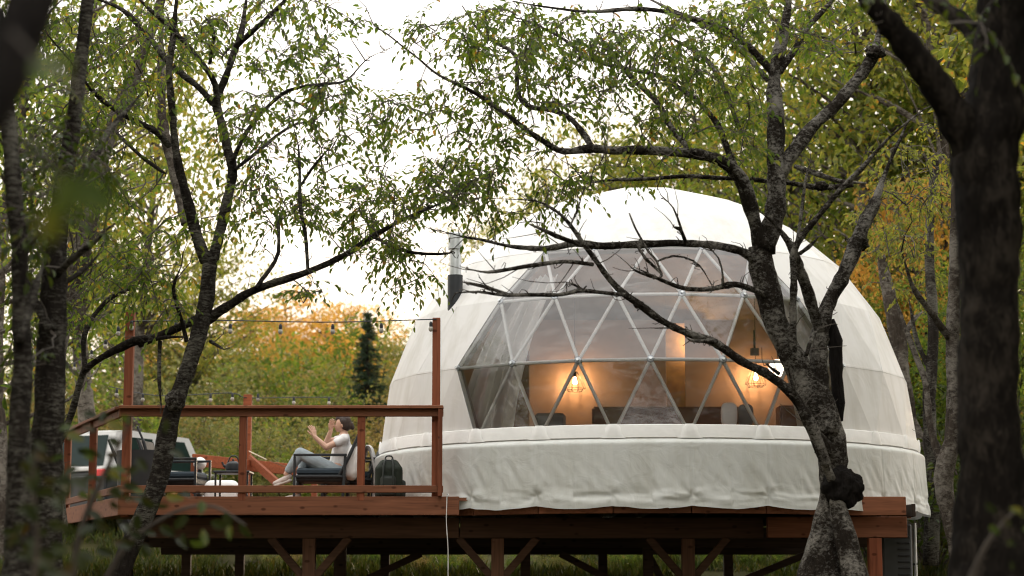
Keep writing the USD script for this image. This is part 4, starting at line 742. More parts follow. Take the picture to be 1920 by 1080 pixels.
YR = 16.8
R_br = [
 ([(1432, 470, 28), (1450, 400, 24), (1455, 330, 22), (1455, 250, 20), (1450, 170, 18), (1456, 120, 17), (1470, 60, 15), (1478, 0, 14), (1485, -70, 12)], YR, YR),
 ([(1462, 135, 9), (1490, 92, 8), (1515, 50, 7), (1560, 0, 6), (1600, -40, 5)], YR, YR + .5),
 ([(1448, 135, 10), (1420, 102, 9), (1385, 70, 8), (1340, 45, 7), (1290, 33, 7), (1245, 20, 6), (1190, 16, 6), (1100, 22, 5), (1020, 12, 4), (960, 0, 3)], YR, YR - .6),
 ([(1440, 150, 7), (1400, 105, 6), (1350, 62, 6), (1280, 30, 6), (1240, 10, 5), (1200, -10, 4)], YR, YR + .6),
 ([(1426, 470, 18), (1412, 400, 16), (1396, 350, 16), (1380, 325, 16), (1350, 302, 14), (1300, 288, 13), (1230, 283, 12), (1150, 281, 10), (1110, 278, 10), (1060, 283, 8), (1020, 265, 7), (980, 237, 6), (940, 208, 6), (905, 182, 6), (870, 163, 5), (820, 140, 5), (780, 108, 4), (735, 70, 4), (700, 45, 3)], YR, YR - .9),
 ([(1110, 278, 8), (1095, 250, 8), (1070, 222, 7), (1035, 206, 6), (990, 196, 6), (970, 165, 5), (966, 105, 5), (925, 80, 5), (890, 50, 4), (865, 10, 3)], YR - .4, YR + .5),
 ([(1395, 345, 9), (1370, 290, 8), (1340, 225, 7), (1290, 175, 6), (1230, 140, 6), (1170, 128, 5), (1110, 112, 4), (1050, 70, 4), (990, 40, 3), (900, 18, 3)], YR, YR + .8),
 ([(1390, 250, 5), (1350, 150, 6), (1310, 100, 6), (1240, 60, 5)], YR, YR + 1),
 ([(1300, 288, 7), (1260, 240, 7), (1230, 190, 6), (1180, 140, 6), (1140, 95, 5), (1120, 60, 4)], YR - .3, YR + .9),
 ([(1460, 330, 17), (1488, 283, 16), (1520, 242, 16), (1560, 206, 16), (1590, 170, 15), (1615, 140, 15), (1638, 105, 14), (1650, 60, 10), (1662, 0, 9)], YR, YR + .5),
 ([(1490, 312, 6), (1530, 325, 7), (1580, 343, 6), (1625, 345, 5)], YR, YR - .3), 
 ([(1600, 347, 4), (1540, 350, 8), (1500, 345, 6), (1440, 338, 6), (1380, 335, 6), (1300, 332, 5), (1230, 335, 5), (1160, 337, 7), (1100, 345, 4)], YR + .3, YR + .2),
 ([(1552, 815, 24), (1540, 750, 22), (1535, 690, 23), (1537, 640, 23), (1543, 600, 21), (1560, 556, 18), (1580, 518, 17), (1600, 470, 18), (1622, 415, 17), (1638, 385, 16), (1650, 350, 11), (1680, 275, 8), (1702, 225, 6)], YR - .1, YR + .4),
 ([(1538, 620, 15), (1520, 560, 14), (1500, 505, 12), (1482, 462, 10), (1455, 425, 6), (1425, 395, 4)], YR, YR - .5),
 ([(1487, 660, 9), (1488, 590, 9), (1488, 520, 9), (1490, 466, 9), (1530, 411, 7), (1570, 362, 7), (1620, 310, 7), (1662, 262, 6), (1732, 204, 5)], YR - .3, YR - .8),
 ([(1492, 470, 5), (1502, 400, 4), (1510, 340, 3), (1520, 300, 2)], YR - .4, YR - .4),
 ([(1500, 475, 4), (1520, 462, 4), (1537, 445, 2)], YR - .4, YR - .6),
 ([(1560, 850, 16), (1520, 800, 14), (1492, 748, 12), (1440, 702, 11), (1392, 677, 11), (1360, 656, 11), (1330, 638, 10), (1290, 625, 9), (1240, 602, 8), (1200, 571, 9), (1160, 540, 8), (1120, 490, 6), (1085, 445, 6), (1060, 410, 5), (1030, 388, 4), (1000, 376, 3), (950, 374, 2), (900, 372, 1.5)], YR - .2, YR - 1.1),
 ([(1548, 870, 14), (1525, 800, 12), (1508, 768, 10), (1490, 742, 9)], YR - .4, YR - .5),
 ([(1560, 900, 11), (1538, 850, 10), (1512, 790, 9), (1490, 735, 6), (1480, 690, 4)], YR - .3, YR - .6),
 ([(1440, 520, 14), (1402, 478, 11), (1350, 461, 10), (1290, 455, 9), (1200, 458, 9), (1130, 461, 9), (1080, 456, 9), (1030, 466, 7), (990, 466, 6), (950, 461, 5), (900, 448, 4), (860, 440, 3), (800, 425, 2)], YR, YR - .8),
 ([(1085, 457, 6), (1050, 445, 6), (1020, 431, 5), (995, 421, 4)], YR - .6, YR - .9),
 ([(1465, 575, 8), (1440, 556, 7), (1400, 540, 7), (1372, 534, 7), (1330, 543, 6), (1280, 541, 5), (1240, 525, 4), (1210, 510, 3), (1188, 500, 2)], YR, YR - .9),
 ([(1172, 553, 4), (1130, 549, 5), (1090, 545, 4), (1050, 552, 4), (1000, 553, 4), (960, 553, 5), (930, 552, 4), (890, 548, 4), (855, 550, 3)], YR - 1, YR - 1.4),
 ([(950, 552, 4), (905, 536, 4), (868, 528, 3)], YR - 1.2, YR - 1.3),
 ([(1112, 496, 4), (1060, 490, 4), (1010, 497, 4), (960, 503, 4), (915, 508, 4), (880, 502, 3)], YR - 1, YR - 1.5),
 ([(1285, 452, 5), (1275, 430, 5), (1262, 425, 5)], YR - .3, YR - .5), ([(1282, 448, 2.6), (1272, 415, 2.2), (1258, 385, 1.8), (1242, 372, 1.4)], YR - .3, YR - .4),
 ([(1195, 455, 3), (1205, 480, 3), (1230, 505, 3), (1240, 515, 3)], YR - .4, YR - .6), ([(1180, 400, 1.6), (1192, 430, 2), (1215, 470, 2.4), (1232, 490, 2.6), (1240, 520, 2.4)], YR - .6, YR - .9),
 ([(1232, 490, 2), (1262, 480, 2.2), (1300, 490, 1.8), (1320, 510, 1.4), (1335, 540, 1.4)], YR - .8, YR - 1), ([(1355, 535, 3), (1355, 510, 2), (1345, 480, 1.6), (1325, 462, 1.4)], YR - .4, YR - .5),
 ([(1068, 425, 2), (1082, 395, 2), (1090, 365, 1.6)], YR - 1, YR - 1), ([(1095, 545, 3), (1078, 535, 2), (1065, 530, 1.5)], YR - 1, YR - 1.1), ([(1225, 520, 3), (1195, 508, 2.6), (1182, 500, 2)], YR - .6, YR - .6),
 ([(1345, 640, 4), (1300, 640, 3), (1285, 632, 2)], YR - .8, YR - .9), ([(1460, 700, 4), (1445, 690, 3), (1435, 680, 2)], YR - .4, YR - .6), ([(1512, 665, 5), (1520, 640, 4), (1535, 615, 3)], YR - .4, YR - .2),
]
R_cl = [(760, 215, 95, 45, 34), (850, 60, 90, 50, 34), (960, 60, 90, 60, 46), (1060, 80, 100, 60, 50), (1150, 110, 100, 70, 46), (950, 150, 100, 50, 40), (1060, 190, 100, 50, 34), (900, 250, 90, 40, 30), (1000, 315, 120, 40, 30), (880, 355, 80, 40, 24), (1250, 80, 90, 70, 44), (1340, 120, 90, 80, 44), (1250, 200, 100, 60, 34), (1380, 230, 70, 60, 18), (1060, 365, 70, 22, 8), (1180, 320, 90, 25, 10), (1550, 60, 90, 60, 36), (1400, 30, 90, 40, 30), (960, 420, 60, 30, 7), (800, 320, 60, 40, 14)]
R_br = [([(a, b, c * (0.78 if c > 4 else 0.95)) for a, b, c in tr], y0, y1) for tr, y0, y1 in R_br]
treeR, nR, gR = traced_tree('forked_tree', 'rough forked tree with a dark burl standing in front of the tent window', YR, ([(1536, 1130, 50), (1544, 1060, 41), (1553, 1000, 32), (1561, 940, 25), (1562, 880, 26), (1555, 820, 29), (1534, 755, 32), (1502, 700, 25), (1475, 650, 22), (1452, 600, 23), (1440, 545, 24), (1430, 500, 25), (1428, 465, 23)], YR, YR), R_br, R_cl, 31, 'bark_lichen', 'leaf_green', per=12)
bc = at(1578, 915, YR - 0.12); q = trimesh.creation.icosphere(4, 1.0); v = q.vertices; q.vertices = v * (0.165 * (0.72 + 0.6 * meshkit.fbm(v * 2.2 + 5, 4, 3)))[:, None] * [1.0, 0.8, 1.05] + 0; q.apply_translation(bc); part(treeR, 'burl', q, 'burl_bark', smooth=True)
P, r_ = limb_pts([(1556, 600, 8), (1566, 640, 14), (1568, 690, 14), (1572, 740, 12), (1575, 790, 6)], YR + .15, YR + .15); part(treeR, 'dead_stub', tube(P, r_, 14, 0.3, seed=5, freq=9), 'burl_bark', smooth=True)
P, r_ = limb_pts([(1566, 925, 12), (1580, 985, 21), (1594, 1045, 24), (1612, 1120, 27)], YR - .15, YR - .3); part(treeR, 'root', tube(P, r_, 14, 0.2, seed=8), 'bark_lichen', smooth=True)
for (bx, by, br) in ((1642, 98, 15), (1608, 456, 16), (1540, 349, 10), (1105, 459, 7), (1198, 571, 8), (1365, 535, 7), (1335, 640, 8)):
    if br:
        q = trimesh.creation.icosphere(3, 1.0); v = q.vertices; q.vertices = v * (br / F * YR * (0.6 + 0.8 * meshkit.fbm(v * 2.4 + bx, 3, 4)))[:, None] * [1.3, 1, 0.9]; q.apply_translation(at(bx, by, YR + (0.3 if bx > 1600 else -0.2 if bx > 1500 else -0.6 if bx > 1300 else -0.7))); part(treeR, 'knot', q, 'bark_lichen', smooth=True)

YL = 17.6
L_br = [
 ([(396, 498, 16), (410, 440, 14), (425, 380, 13), (434, 320, 13), (426, 280, 12), (413, 225, 11), (408, 190, 11), (430, 128, 9), (450, 62, 9), (462, 0, 8), (470, -50, 7)], YL, YL + .2),
 ([(442, 88, 8), (480, 52, 7), (520, 15, 6), (545, -12, 5)], YL, YL - .4), ([(407, 192, 9), (400, 150, 8), (366, 102, 7), (320, 52, 7), (272, 10, 6), (240, -25, 5)], YL, YL - .6), ([(404, 198, 10), (370, 160, 8), (320, 120, 9), (280, 70, 8), (240, 26, 7), (200, 5, 6), (150, -15, 5)], YL, YL + .5),
 ([(434, 305, 6), (470, 236, 6), (520, 182, 5), (560, 163, 5), (610, 156, 4), (650, 148, 2), (690, 110, 2), (720, 95, 1.5)], YL, YL - .8), ([(440, 318, 5), (480, 286, 4), (540, 240, 3), (590, 225, 2)], YL, YL + .6),
 ([(387, 492, 18), (366, 430, 15), (350, 370, 13), (335, 310, 12), (325, 240, 10), (318, 140, 9), (325, 60, 9), (331, 0, 8), (335, -50, 7)], YL, YL - .4),
 ([(318, 275, 8), (292, 246, 9), (260, 230, 8), (220, 210, 7), (180, 178, 7), (150, 140, 5), (90, 65, 4)], YL - .3, YL - 1.2), ([(220, 250, 3), (260, 290, 4), (300, 318, 4), (312, 325, 5)], YL, YL - .3),
 ([(393, 120, 4), (400, 60, 4), (380, 30, 3)], YL, YL - .3), ([(428, 120, 5), (440, 80, 5), (415, 110, 3)], YL, YL + .3), ([(450, 80, 7), (460, 40, 6), (495, 0, 5)], YL, YL + .4),
 ([(380, 605, 16), (420, 577, 12), (470, 547, 11), (530, 526, 11), (590, 505, 9), (640, 482, 9), (700, 442, 8), (760, 410, 6), (830, 380, 5), (890, 350, 3)], YL, YL - 1), ([(577, 508, 5), (573, 440, 5), (563, 380, 4), (560, 290, 3), (555, 255, 2)], YL - .5, YL - .3), ([(566, 345, 3), (590, 310, 3), (625, 270, 2)], YL - .3, YL - .5), ([(480, 540, 6), (520, 480, 5), (523, 410, 4), (545, 395, 2)], YL - .3, YL + .4),
 ([(386, 592, 14), (340, 612, 12), (290, 632, 11), (250, 642, 11), (200, 666, 9), (165, 690, 9), (150, 720, 9), (131, 780, 9), (112, 830, 10), (96, 900, 10), (82, 980, 9)], YL, YL + .3), ([(160, 695, 7), (158, 640, 7), (172, 600, 7), (205, 560, 6), (245, 540, 4), (285, 515, 3)], YL + .1, YL + .8), ([(262, 648, 7), (300, 634, 5), (345, 632, 4)], YL + .1, YL - .2), ([(350, 640, 6), (338, 590, 5), (325, 540, 4), (340, 500, 3)], YL, YL - .4), ([(395, 640, 4), (420, 655, 3)], YL, YL - .3), ([(300, 640, 4), (298, 700, 4), (304, 760, 3)], YL, YL - .3), ([(700, 445, 3), (760, 470, 4), (830, 475, 3), (850, 470, 2)], YL - .7, YL - .7),
]
L_cl = [(480, 60, 120, 80, 52), (560, 160, 110, 80, 54), (650, 215, 80, 55, 32), (610, 35, 80, 35, 26), (500, 230, 100, 60, 40), (560, 330, 110, 60, 40), (480, 400, 90, 60, 24), (640, 400, 100, 50, 32), (730, 390, 90, 50, 40), (800, 370, 90, 40, 36), (850, 330, 60, 40, 22), (720, 470, 80, 28, 22), (560, 550, 60, 20, 8), (250, 485, 110, 50, 34), (230, 540, 90, 40, 24), (180, 380, 90, 60, 34), (120, 250, 80, 90, 36), (230, 150, 90, 90, 44), (300, 60, 100, 60, 40), (150, 60, 80, 60, 36), (380, 100, 60, 80, 18), (300, 570, 70, 30, 12), (120, 600, 60, 60, 20), (780, 530, 70, 30, 10), (340, 430, 40, 60, 10), (460, 300, 50, 60, 16), (700, 300, 60, 40, 10)]
L_br = [([(a, b, c * (0.7 if c > 4 else 0.9)) for a, b, c in tr], y0, y1) for tr, y0, y1 in L_br]
treeL, nL, gL = traced_tree('leaning_tree', 'slender dark tree leaning right in front of the deck railing', YL, ([(200, 1130, 17), (228, 1060, 18), (254, 1000, 18), (284, 935, 19), (302, 880, 18), (318, 800, 17), (338, 735, 16), (352, 690, 16), (372, 622, 15.5), (386, 560, 14.5), (393, 500, 14.5)], YL - .5, YL), L_br, L_cl, 57, 'bark_dark', 'leaf_green', per=11)
for (bx, by, br) in ((328, 752, 19), (294, 905, 17)):
    q = trimesh.creation.icosphere(3, 1.0); v = q.vertices; q.vertices = v * (br / F * YL * (0.75 + 0.5 * meshkit.fbm(v * 2.0 + bx, 3, 4)))[:, None]; q.apply_translation(at(bx, by, YL - .3)); part(treeL, 'knot', q, 'bark_lichen', smooth=True)

# near big tree on the right
YN = 10.2
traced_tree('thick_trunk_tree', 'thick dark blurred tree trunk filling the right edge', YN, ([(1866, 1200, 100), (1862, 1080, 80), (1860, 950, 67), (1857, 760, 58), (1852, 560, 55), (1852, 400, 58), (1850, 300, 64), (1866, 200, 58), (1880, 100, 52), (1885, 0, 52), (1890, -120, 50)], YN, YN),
    [([(1835, 300, 46), (1790, 215, 34), (1745, 145, 28), (1692, 72, 27), (1632, 2, 25), (1570, -70, 22)], YN, YN - .4), ([(1850, 90, 18), (1800, 38, 16), (1750, 5, 15), (1700, -25, 13)], YN + .2, YN + .6), ([(1835, 330, 20), (1800, 330, 14), (1790, 290, 9), (1830, 230, 6)], YN, YN + .3)], [(1700, -40, 140, 40, 10), (1830, 40, 60, 60, 5)], 77, 'bark_near', 'leaf_dark', per=10)
# near blurred trunk top left
traced_tree('blurred_trunk', 'black out-of-focus tree trunk cutting the upper left corner', 3.6, ([(-330, 560, 62), (-200, 420, 62), (-90, 290, 58), (-5, 150, 52), (45, 30, 50), (70, -80, 50), (80, -200, 50)], 3.5, 3.7), [], [], 78, 'burl_bark', 'leaf_dark')
# left dark trunks
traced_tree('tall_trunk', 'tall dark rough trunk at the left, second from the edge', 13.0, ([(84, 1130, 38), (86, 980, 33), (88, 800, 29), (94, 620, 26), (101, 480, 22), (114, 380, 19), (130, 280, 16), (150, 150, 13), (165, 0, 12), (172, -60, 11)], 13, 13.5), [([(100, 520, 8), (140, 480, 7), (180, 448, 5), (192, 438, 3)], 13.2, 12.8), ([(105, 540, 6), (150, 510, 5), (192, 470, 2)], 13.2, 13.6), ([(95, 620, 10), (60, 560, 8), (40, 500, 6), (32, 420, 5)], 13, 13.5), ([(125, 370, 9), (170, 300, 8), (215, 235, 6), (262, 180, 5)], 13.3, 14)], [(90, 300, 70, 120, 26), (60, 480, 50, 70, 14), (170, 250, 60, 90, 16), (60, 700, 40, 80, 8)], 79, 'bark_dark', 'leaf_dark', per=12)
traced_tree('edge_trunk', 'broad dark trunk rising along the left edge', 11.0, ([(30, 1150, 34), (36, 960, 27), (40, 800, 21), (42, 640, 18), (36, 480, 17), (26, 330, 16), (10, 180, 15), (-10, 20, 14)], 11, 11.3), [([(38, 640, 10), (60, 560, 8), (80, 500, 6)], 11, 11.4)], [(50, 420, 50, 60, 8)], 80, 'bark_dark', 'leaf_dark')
traced_tree('pale_leaning_trunk', 'paler grey trunk leaning right behind the dark left trunks', 21.0, ([(110, 1000, 18), (100, 850, 17), (102, 760, 15), (112, 640, 15), (140, 520, 17), (165, 420, 17), (186, 320, 16), (215, 230, 14), (258, 120, 11), (290, 40, 9), (310, -30, 8)], 21, 21), [([(205, 260, 9), (240, 190, 9), (270, 100, 8), (300, 30, 6)], 21, 21.6), ([(350, 420, 12), (330, 330, 11), (306, 240, 10), (302, 120, 8), (305, -20, 6)], 21, 21.3)], [(200, 300, 90, 110, 26), (100, 430, 60, 90, 16), (280, 100, 70, 90, 18)], 81, 'bark_pale', 'leaf_olive', per=12)
traced_tree('pale_crooked_trunk', 'pale crooked trunk just left of the thick right trunk', 21.5, ([(1812, 1120, 17), (1795, 1030, 16), (1778, 960, 15), (1770, 890, 18), (1785, 820, 17), (1790, 740, 15), (1787, 620, 13), (1790, 500, 12), (1794, 380, 11), (1800, 260, 10)], 21.5, 21.5), [([(1772, 890, 8), (1745, 800, 7), (1735, 720, 6), (1700, 620, 5), (1680, 560, 4)], 21.5, 22), ([(1785, 640, 7), (1740, 580, 6), (1712, 540, 5), (1690, 470, 3)], 21.5, 21)], [(1700, 400, 90, 90, 26), (1760, 300, 70, 80, 18)], 82, 'bark_pale', 'leaf_olive', per=12)
traced_tree('broken_pale_trunk', 'pale broken trunk with dark hollows right of the tent', 29.0, ([(1700, 1060, 16), (1705, 900, 16), (1702, 780, 15), (1690, 690, 16), (1682, 620, 16), (1668, 560, 13), (1650, 480, 9)], 29, 29), [([(1700, 760, 6), (1740, 850, 6), (1752, 930, 5)], 29, 28.6), ([(1690, 640, 6), (1712, 600, 5), (1730, 585, 3)], 29, 29.4), ([(1640, 600, 4), (1668, 660, 5), (1690, 720, 5)], 29, 29)], [(1700, 500, 80, 80, 26), (1660, 420, 80, 60, 22)], 83, 'bark_pale', 'leaf_olive', per=12, size=0.09)
traced_tree('slim_dark_trunk', 'slim dark trunk rising at the right edge of the tent', 27.5, ([(1745, 1060, 15), (1748, 900, 14), (1742, 760, 12), (1750, 600, 10), (1742, 450, 9), (1755, 300, 7)], 27.5, 27.5), [([(1748, 700, 5), (1720, 640, 5), (1705, 560, 3)], 27.5, 27.5)], [(1750, 420, 70, 80, 26), (1700, 330, 80, 70, 26)], 84, 'bark_dark', 'leaf_olive', per=12, size=0.09)

# near blurred leaves, each its own piece
def near_leaf_branch(name, label, path, Y0, Y1, spots, size, seed, mats=('leaf_green', 'leaf_olive')):
    g = np.random.default_rng(seed); P, r = limb_pts(path, Y0, Y1); t = thing(name, label, 'branch', P[0]); part(t, 'stem', tube(P, r, 6), 'twig_bark', smooth=True)
    for i, (px, py, Y) in enumerate(spots):
        c = at(px, py, Y); d = np.array([g.normal(0.4, 0.6), g.normal(0, 0.4), g.normal(-0.4, 0.4)]); d /= np.linalg.norm(d); nn = np.array([g.normal(0, .4), -1, g.normal(0.2, .5)]); S = np.cross(d, nn); S /= np.linalg.norm(S); U = np.cross(S, d); l = size * g.uniform(.75, 1.2); w = l * 0.5
        tt_ = np.linspace(0, 1, 8); wd = w * 0.5 * np.sin(np.pi * tt_ ** 0.85) ** 0.8; V = np.array([[c + d * l * a_ + S * b_ * wd_ + U * (abs(b_) * wd_ * 0.35 - 0.18 * l * a_ * a_) for b_ in (-1, -.5, 0, .5, 1)] for a_, wd_ in zip(tt_, wd)])
        ii, jj = np.meshgrid(np.arange(7), np.arange(4), indexing='ij'); a = (ii * 5 + jj).ravel(); part(t, 'leaf', (V.reshape(-1, 3), np.stack([a, a + 5, a + 6, a + 1], 1)), mats[i % len(mats)], smooth=True)
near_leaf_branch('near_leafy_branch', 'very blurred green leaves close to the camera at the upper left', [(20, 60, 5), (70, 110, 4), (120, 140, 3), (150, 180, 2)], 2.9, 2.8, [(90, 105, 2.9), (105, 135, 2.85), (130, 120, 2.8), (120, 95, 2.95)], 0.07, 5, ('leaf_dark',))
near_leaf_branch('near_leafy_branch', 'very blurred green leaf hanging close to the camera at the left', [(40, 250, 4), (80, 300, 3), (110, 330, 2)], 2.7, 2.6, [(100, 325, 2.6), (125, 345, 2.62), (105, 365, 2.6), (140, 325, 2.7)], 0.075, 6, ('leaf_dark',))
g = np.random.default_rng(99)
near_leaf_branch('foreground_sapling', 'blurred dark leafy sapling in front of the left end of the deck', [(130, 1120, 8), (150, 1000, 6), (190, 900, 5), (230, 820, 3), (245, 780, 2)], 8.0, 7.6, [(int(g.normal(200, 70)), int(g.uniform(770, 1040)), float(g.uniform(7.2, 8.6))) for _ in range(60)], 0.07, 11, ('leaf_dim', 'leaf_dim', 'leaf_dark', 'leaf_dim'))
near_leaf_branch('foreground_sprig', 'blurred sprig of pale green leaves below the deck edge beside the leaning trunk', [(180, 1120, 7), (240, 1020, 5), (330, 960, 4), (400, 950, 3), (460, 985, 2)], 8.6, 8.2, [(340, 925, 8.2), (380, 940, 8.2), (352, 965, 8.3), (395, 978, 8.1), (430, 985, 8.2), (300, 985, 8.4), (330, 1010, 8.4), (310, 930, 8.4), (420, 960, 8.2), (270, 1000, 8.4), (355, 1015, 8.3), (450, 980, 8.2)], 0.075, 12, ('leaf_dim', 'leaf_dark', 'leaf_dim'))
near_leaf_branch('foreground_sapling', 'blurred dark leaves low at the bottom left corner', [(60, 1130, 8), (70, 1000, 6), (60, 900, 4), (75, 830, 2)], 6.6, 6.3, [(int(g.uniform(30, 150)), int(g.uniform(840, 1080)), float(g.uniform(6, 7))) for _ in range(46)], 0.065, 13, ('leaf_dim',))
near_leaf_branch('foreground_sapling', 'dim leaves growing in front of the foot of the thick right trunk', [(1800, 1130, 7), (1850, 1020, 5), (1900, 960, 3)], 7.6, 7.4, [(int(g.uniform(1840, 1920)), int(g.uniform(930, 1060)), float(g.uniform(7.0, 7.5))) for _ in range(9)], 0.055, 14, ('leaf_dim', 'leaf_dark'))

# ------------------------------------------------------------------ forest behind: prototypes, then single trees
def crown_mesh(g, n_clump, per, rx, rz, z0, leaf, bottom=0.0):
    c = unit(n_clump, g) * (g.random(n_clump) ** 0.45)[:, None] * [rx, rx, rz]; c = c * (0.75 + 0.5 * meshkit.noise(c * 0.9 + 4.2, int(g.integers(99))))[:, None] + [0, 0, z0]
    C_ = np.repeat(c, per, 0) + g.normal(0, 0.26, (n_clump * per, 3)) * [1.2, 1.2, 0.7]; D_ = g.normal(0, 0.7, C_.shape) + [0, 0, -0.5]; l = leaf * g.uniform(.6, 1.3, len(C_)); return c, leaves(C_, D_, unit(len(C_), g) + [0, 0, 0.8], l, l * 0.5)
protos = {}
def tree_proto(key, leafm, barkm, h, rx, n_clump, per, leaf, seed, crown_from=0.3):
    g = np.random.default_rng(seed); p = proto(key); z0 = h * (1 + crown_from) / 2; rz = h * (1 - crown_from) / 2
    S = np.array([[0.25 * math.sin(k * 0.8 + seed), 0.25 * math.cos(k * 0.7 + seed), h * 0.95 * k / 7 - 0.3] for k in range(8)]); S = spline(S, 24); r = np.linspace(0.16, 0.02, 24) * h / 9
    part(p, 'trunk', tube(S, r, 10, 0.15, seed=seed, freq=3), barkm, smooth=True, local=True)
    c, lf = crown_mesh(g, n_clump, per, rx, rz, z0, leaf); segs = []
    for q in c[:: max(1, n_clump // 70)]:
        k = int(np.clip((q[2] - 0.5 * math.hypot(q[0], q[1]) + 0.3) / (h * 0.95) * 23, 3, 22)); a = S[k]; mid = (a + q) / 2 + g.normal(0, 0.12, 3); segs.append((spline([a, mid, q], 5), np.linspace(0.035, 0.008, 5)))
    part(p, 'limbs', many_tubes(segs, 4), barkm, local=True, kind='stuff'); part(p, 'crown', lf, leafm, local=True, kind='stuff'); return p
def shrub_proto(key, leafm, seed, stems=14, n_clump=70, per=36, leaf=0.09):
    g = np.random.default_rng(seed); p = proto(key); segs = []; ends = []
    for k in range(stems):
        a = g.uniform(0, 6.28); l = g.uniform(0.9, 1.9); d = np.array([math.cos(a) * 0.55, math.sin(a) * 0.55, 1.0]) * l; mid = d * 0.5 + g.normal(0, 0.12, 3); segs.append((spline([[0, 0, -0.1], mid, d], 7), np.linspace(0.02, 0.004, 7))); ends += [d, mid * 1.2, d * 0.8 + g.normal(0, 0.2, 3)]
    part(p, 'stems', many_tubes(segs, 4), 'bark_pale', local=True, kind='stuff'); c = np.array(ends)[g.integers(0, len(ends), n_clump)] + g.normal(0, 0.18, (n_clump, 3)); C_ = np.repeat(c, per, 0) + g.normal(0, 0.13, (n_clump * per, 3)); D_ = g.normal(0, 0.7, C_.shape) + [0, 0, 0.1]; l = leaf * g.uniform(.6, 1.3, len(C_))
    part(p, 'foliage', leaves(C_, D_, unit(len(C_), g) + [0, 0, 0.6], l, l * 0.45), leafm, local=True, kind='stuff'); return p
TP = {'thin_a': tree_proto('thin_green_tree', 'leaf_green', 'bark_pale', 10, 2.4, 150, 30, 0.13, 207, 0.15), 'thin_b': tree_proto('thin_olive_tree', 'leaf_olive', 'bark_pale', 10, 2.3, 150, 30, 0.13, 208, 0.2),
      'green_a': tree_proto('green_tree_a', 'leaf_green', 'bark_pale', 10, 2.3, 260, 34, 0.13, 201, 0.22), 'green_b': tree_proto('green_tree_b', 'leaf_green', 'bark_dark', 10, 2.7, 300, 34, 0.14, 202, 0.15),
      'olive_a': tree_proto('olive_tree_a', 'leaf_olive', 'bark_pale', 9, 2.2, 240, 34, 0.13, 203, 0.2), 'olive_b': tree_proto('olive_tree_b', 'leaf_olive', 'bark_pale', 9, 2.6, 200, 34, 0.14, 204, 0.3),
      'orange_a': tree_proto('orange_tree_a', 'leaf_orange', 'bark_pale', 9, 2.0, 170, 34, 0.16, 205, 0.25), 'orange_b': tree_proto('orange_tree_b', 'leaf_orange', 'bark_pale', 8, 2.3, 190, 34, 0.16, 206, 0.2)}
SP = {'olive': shrub_proto('olive_shrub', 'leaf_shrub', 301), 'green': shrub_proto('green_shrub', 'leaf_green', 302), 'tan': shrub_proto('tan_shrub', 'leaf_tan', 303, 20, 60, 30, 0.07), 'dark': shrub_proto('dark_shrub', 'leaf_dark', 304)}
g = np.random.default_rng(500)
def far_tree(kind, px, ytop, Y, label, group=None, wide=1.0):
    x = at(px, 900, Y)[0]; z = float(ground_z(x, Y)); h = at(px, ytop, Y)[2] - z; s = h / (10 if 'green' in kind or 'thin' in kind else 8 if kind == 'orange_b' else 9)
    copy_of(TP[kind], {'g': 'green_tree', 'o': 'olive_tree', 't': 'thin_tree'}[kind[0]] if 'orange' not in kind else 'orange_tree', label, 'tree', (x, Y, z), g.uniform(0, 360), (s * wide, s * wide, s), group)
# behind the left canopy
GL = 'tall trees behind the left canopy'
for px, yt, Y, k, w in ((10, -300, 32, 'thin_a', 0.9), (150, -200, 36, 'thin_b', 0.9), (270, -60, 40, 'thin_b', 0.7), (70, 250, 50, 'thin_a', 1.0), (190, 400, 54, 'olive_a', 1.1)): far_tree(k, px, yt, Y, {10: 'tall airy tree at the extreme left behind the edge trunk', 150: 'tall thin-leaved tree rising behind the dark left trunk', 270: 'airy yellow-green tree seen through the fork of the leaning tree', 70: 'hazy green tree low behind the two dark left trunks', 190: 'smaller olive tree above the left end of the deck'}[px], GL, w)
far_tree('olive_b', 350, 420, 52, 'low olive tree behind the leaning trunk, under its fork', wide=1.2)
for px, yt, Y, k, lb in ((462, 548, 70, 'orange_a', 'orange autumn tree just right of the leaning trunk'), (545, 532, 74, 'orange_b', 'tallest orange autumn tree at the middle of the horizon glow'), (610, 570, 72, 'orange_b', 'orange autumn tree left of the narrow golden one'), (652, 545, 78, 'orange_a', 'narrow golden tree rising beside the dark spruce'), (300, 560, 62, 'orange_a', 'yellowing tree behind the left tall deck post'), (772, 590, 60, 'olive_a', 'yellow-green tree against the left edge of the tent'), (735, 610, 66, 'orange_b', 'golden tree between the dark spruce and the tent'), (400, 610, 58, 'olive_b', 'olive tree behind the fork of the low leaning branch'), (560, 640, 56, 'green_b', 'rounded green tree below the orange crowns')): far_tree(k, px, yt, Y, lb, wide=1.15)
# behind the dome
GB = 'trees behind the top of the tent'
for px, yt, Y, k in ((930, 330, 52, 'thin_b'), (1030, 240, 48, 'thin_b'), (1130, 210, 46, 'olive_b'), (1240, 160, 48, 'thin_b'), (1340, 130, 46, 'olive_b'), (1420, 0, 44, 'thin_b')): far_tree(k, px, yt, Y, 'yellow-green tree ' + {930: 'behind the left shoulder of the tent, right of the chimney', 1030: 'behind the tent, left of its crown', 1130: 'directly behind the left side of the tent crown', 1240: 'directly behind the peak of the tent', 1340: 'behind the tent crown, left of the forked trunk', 1420: 'behind the upright stem of the forked tree'}[px], GB, 0.95)
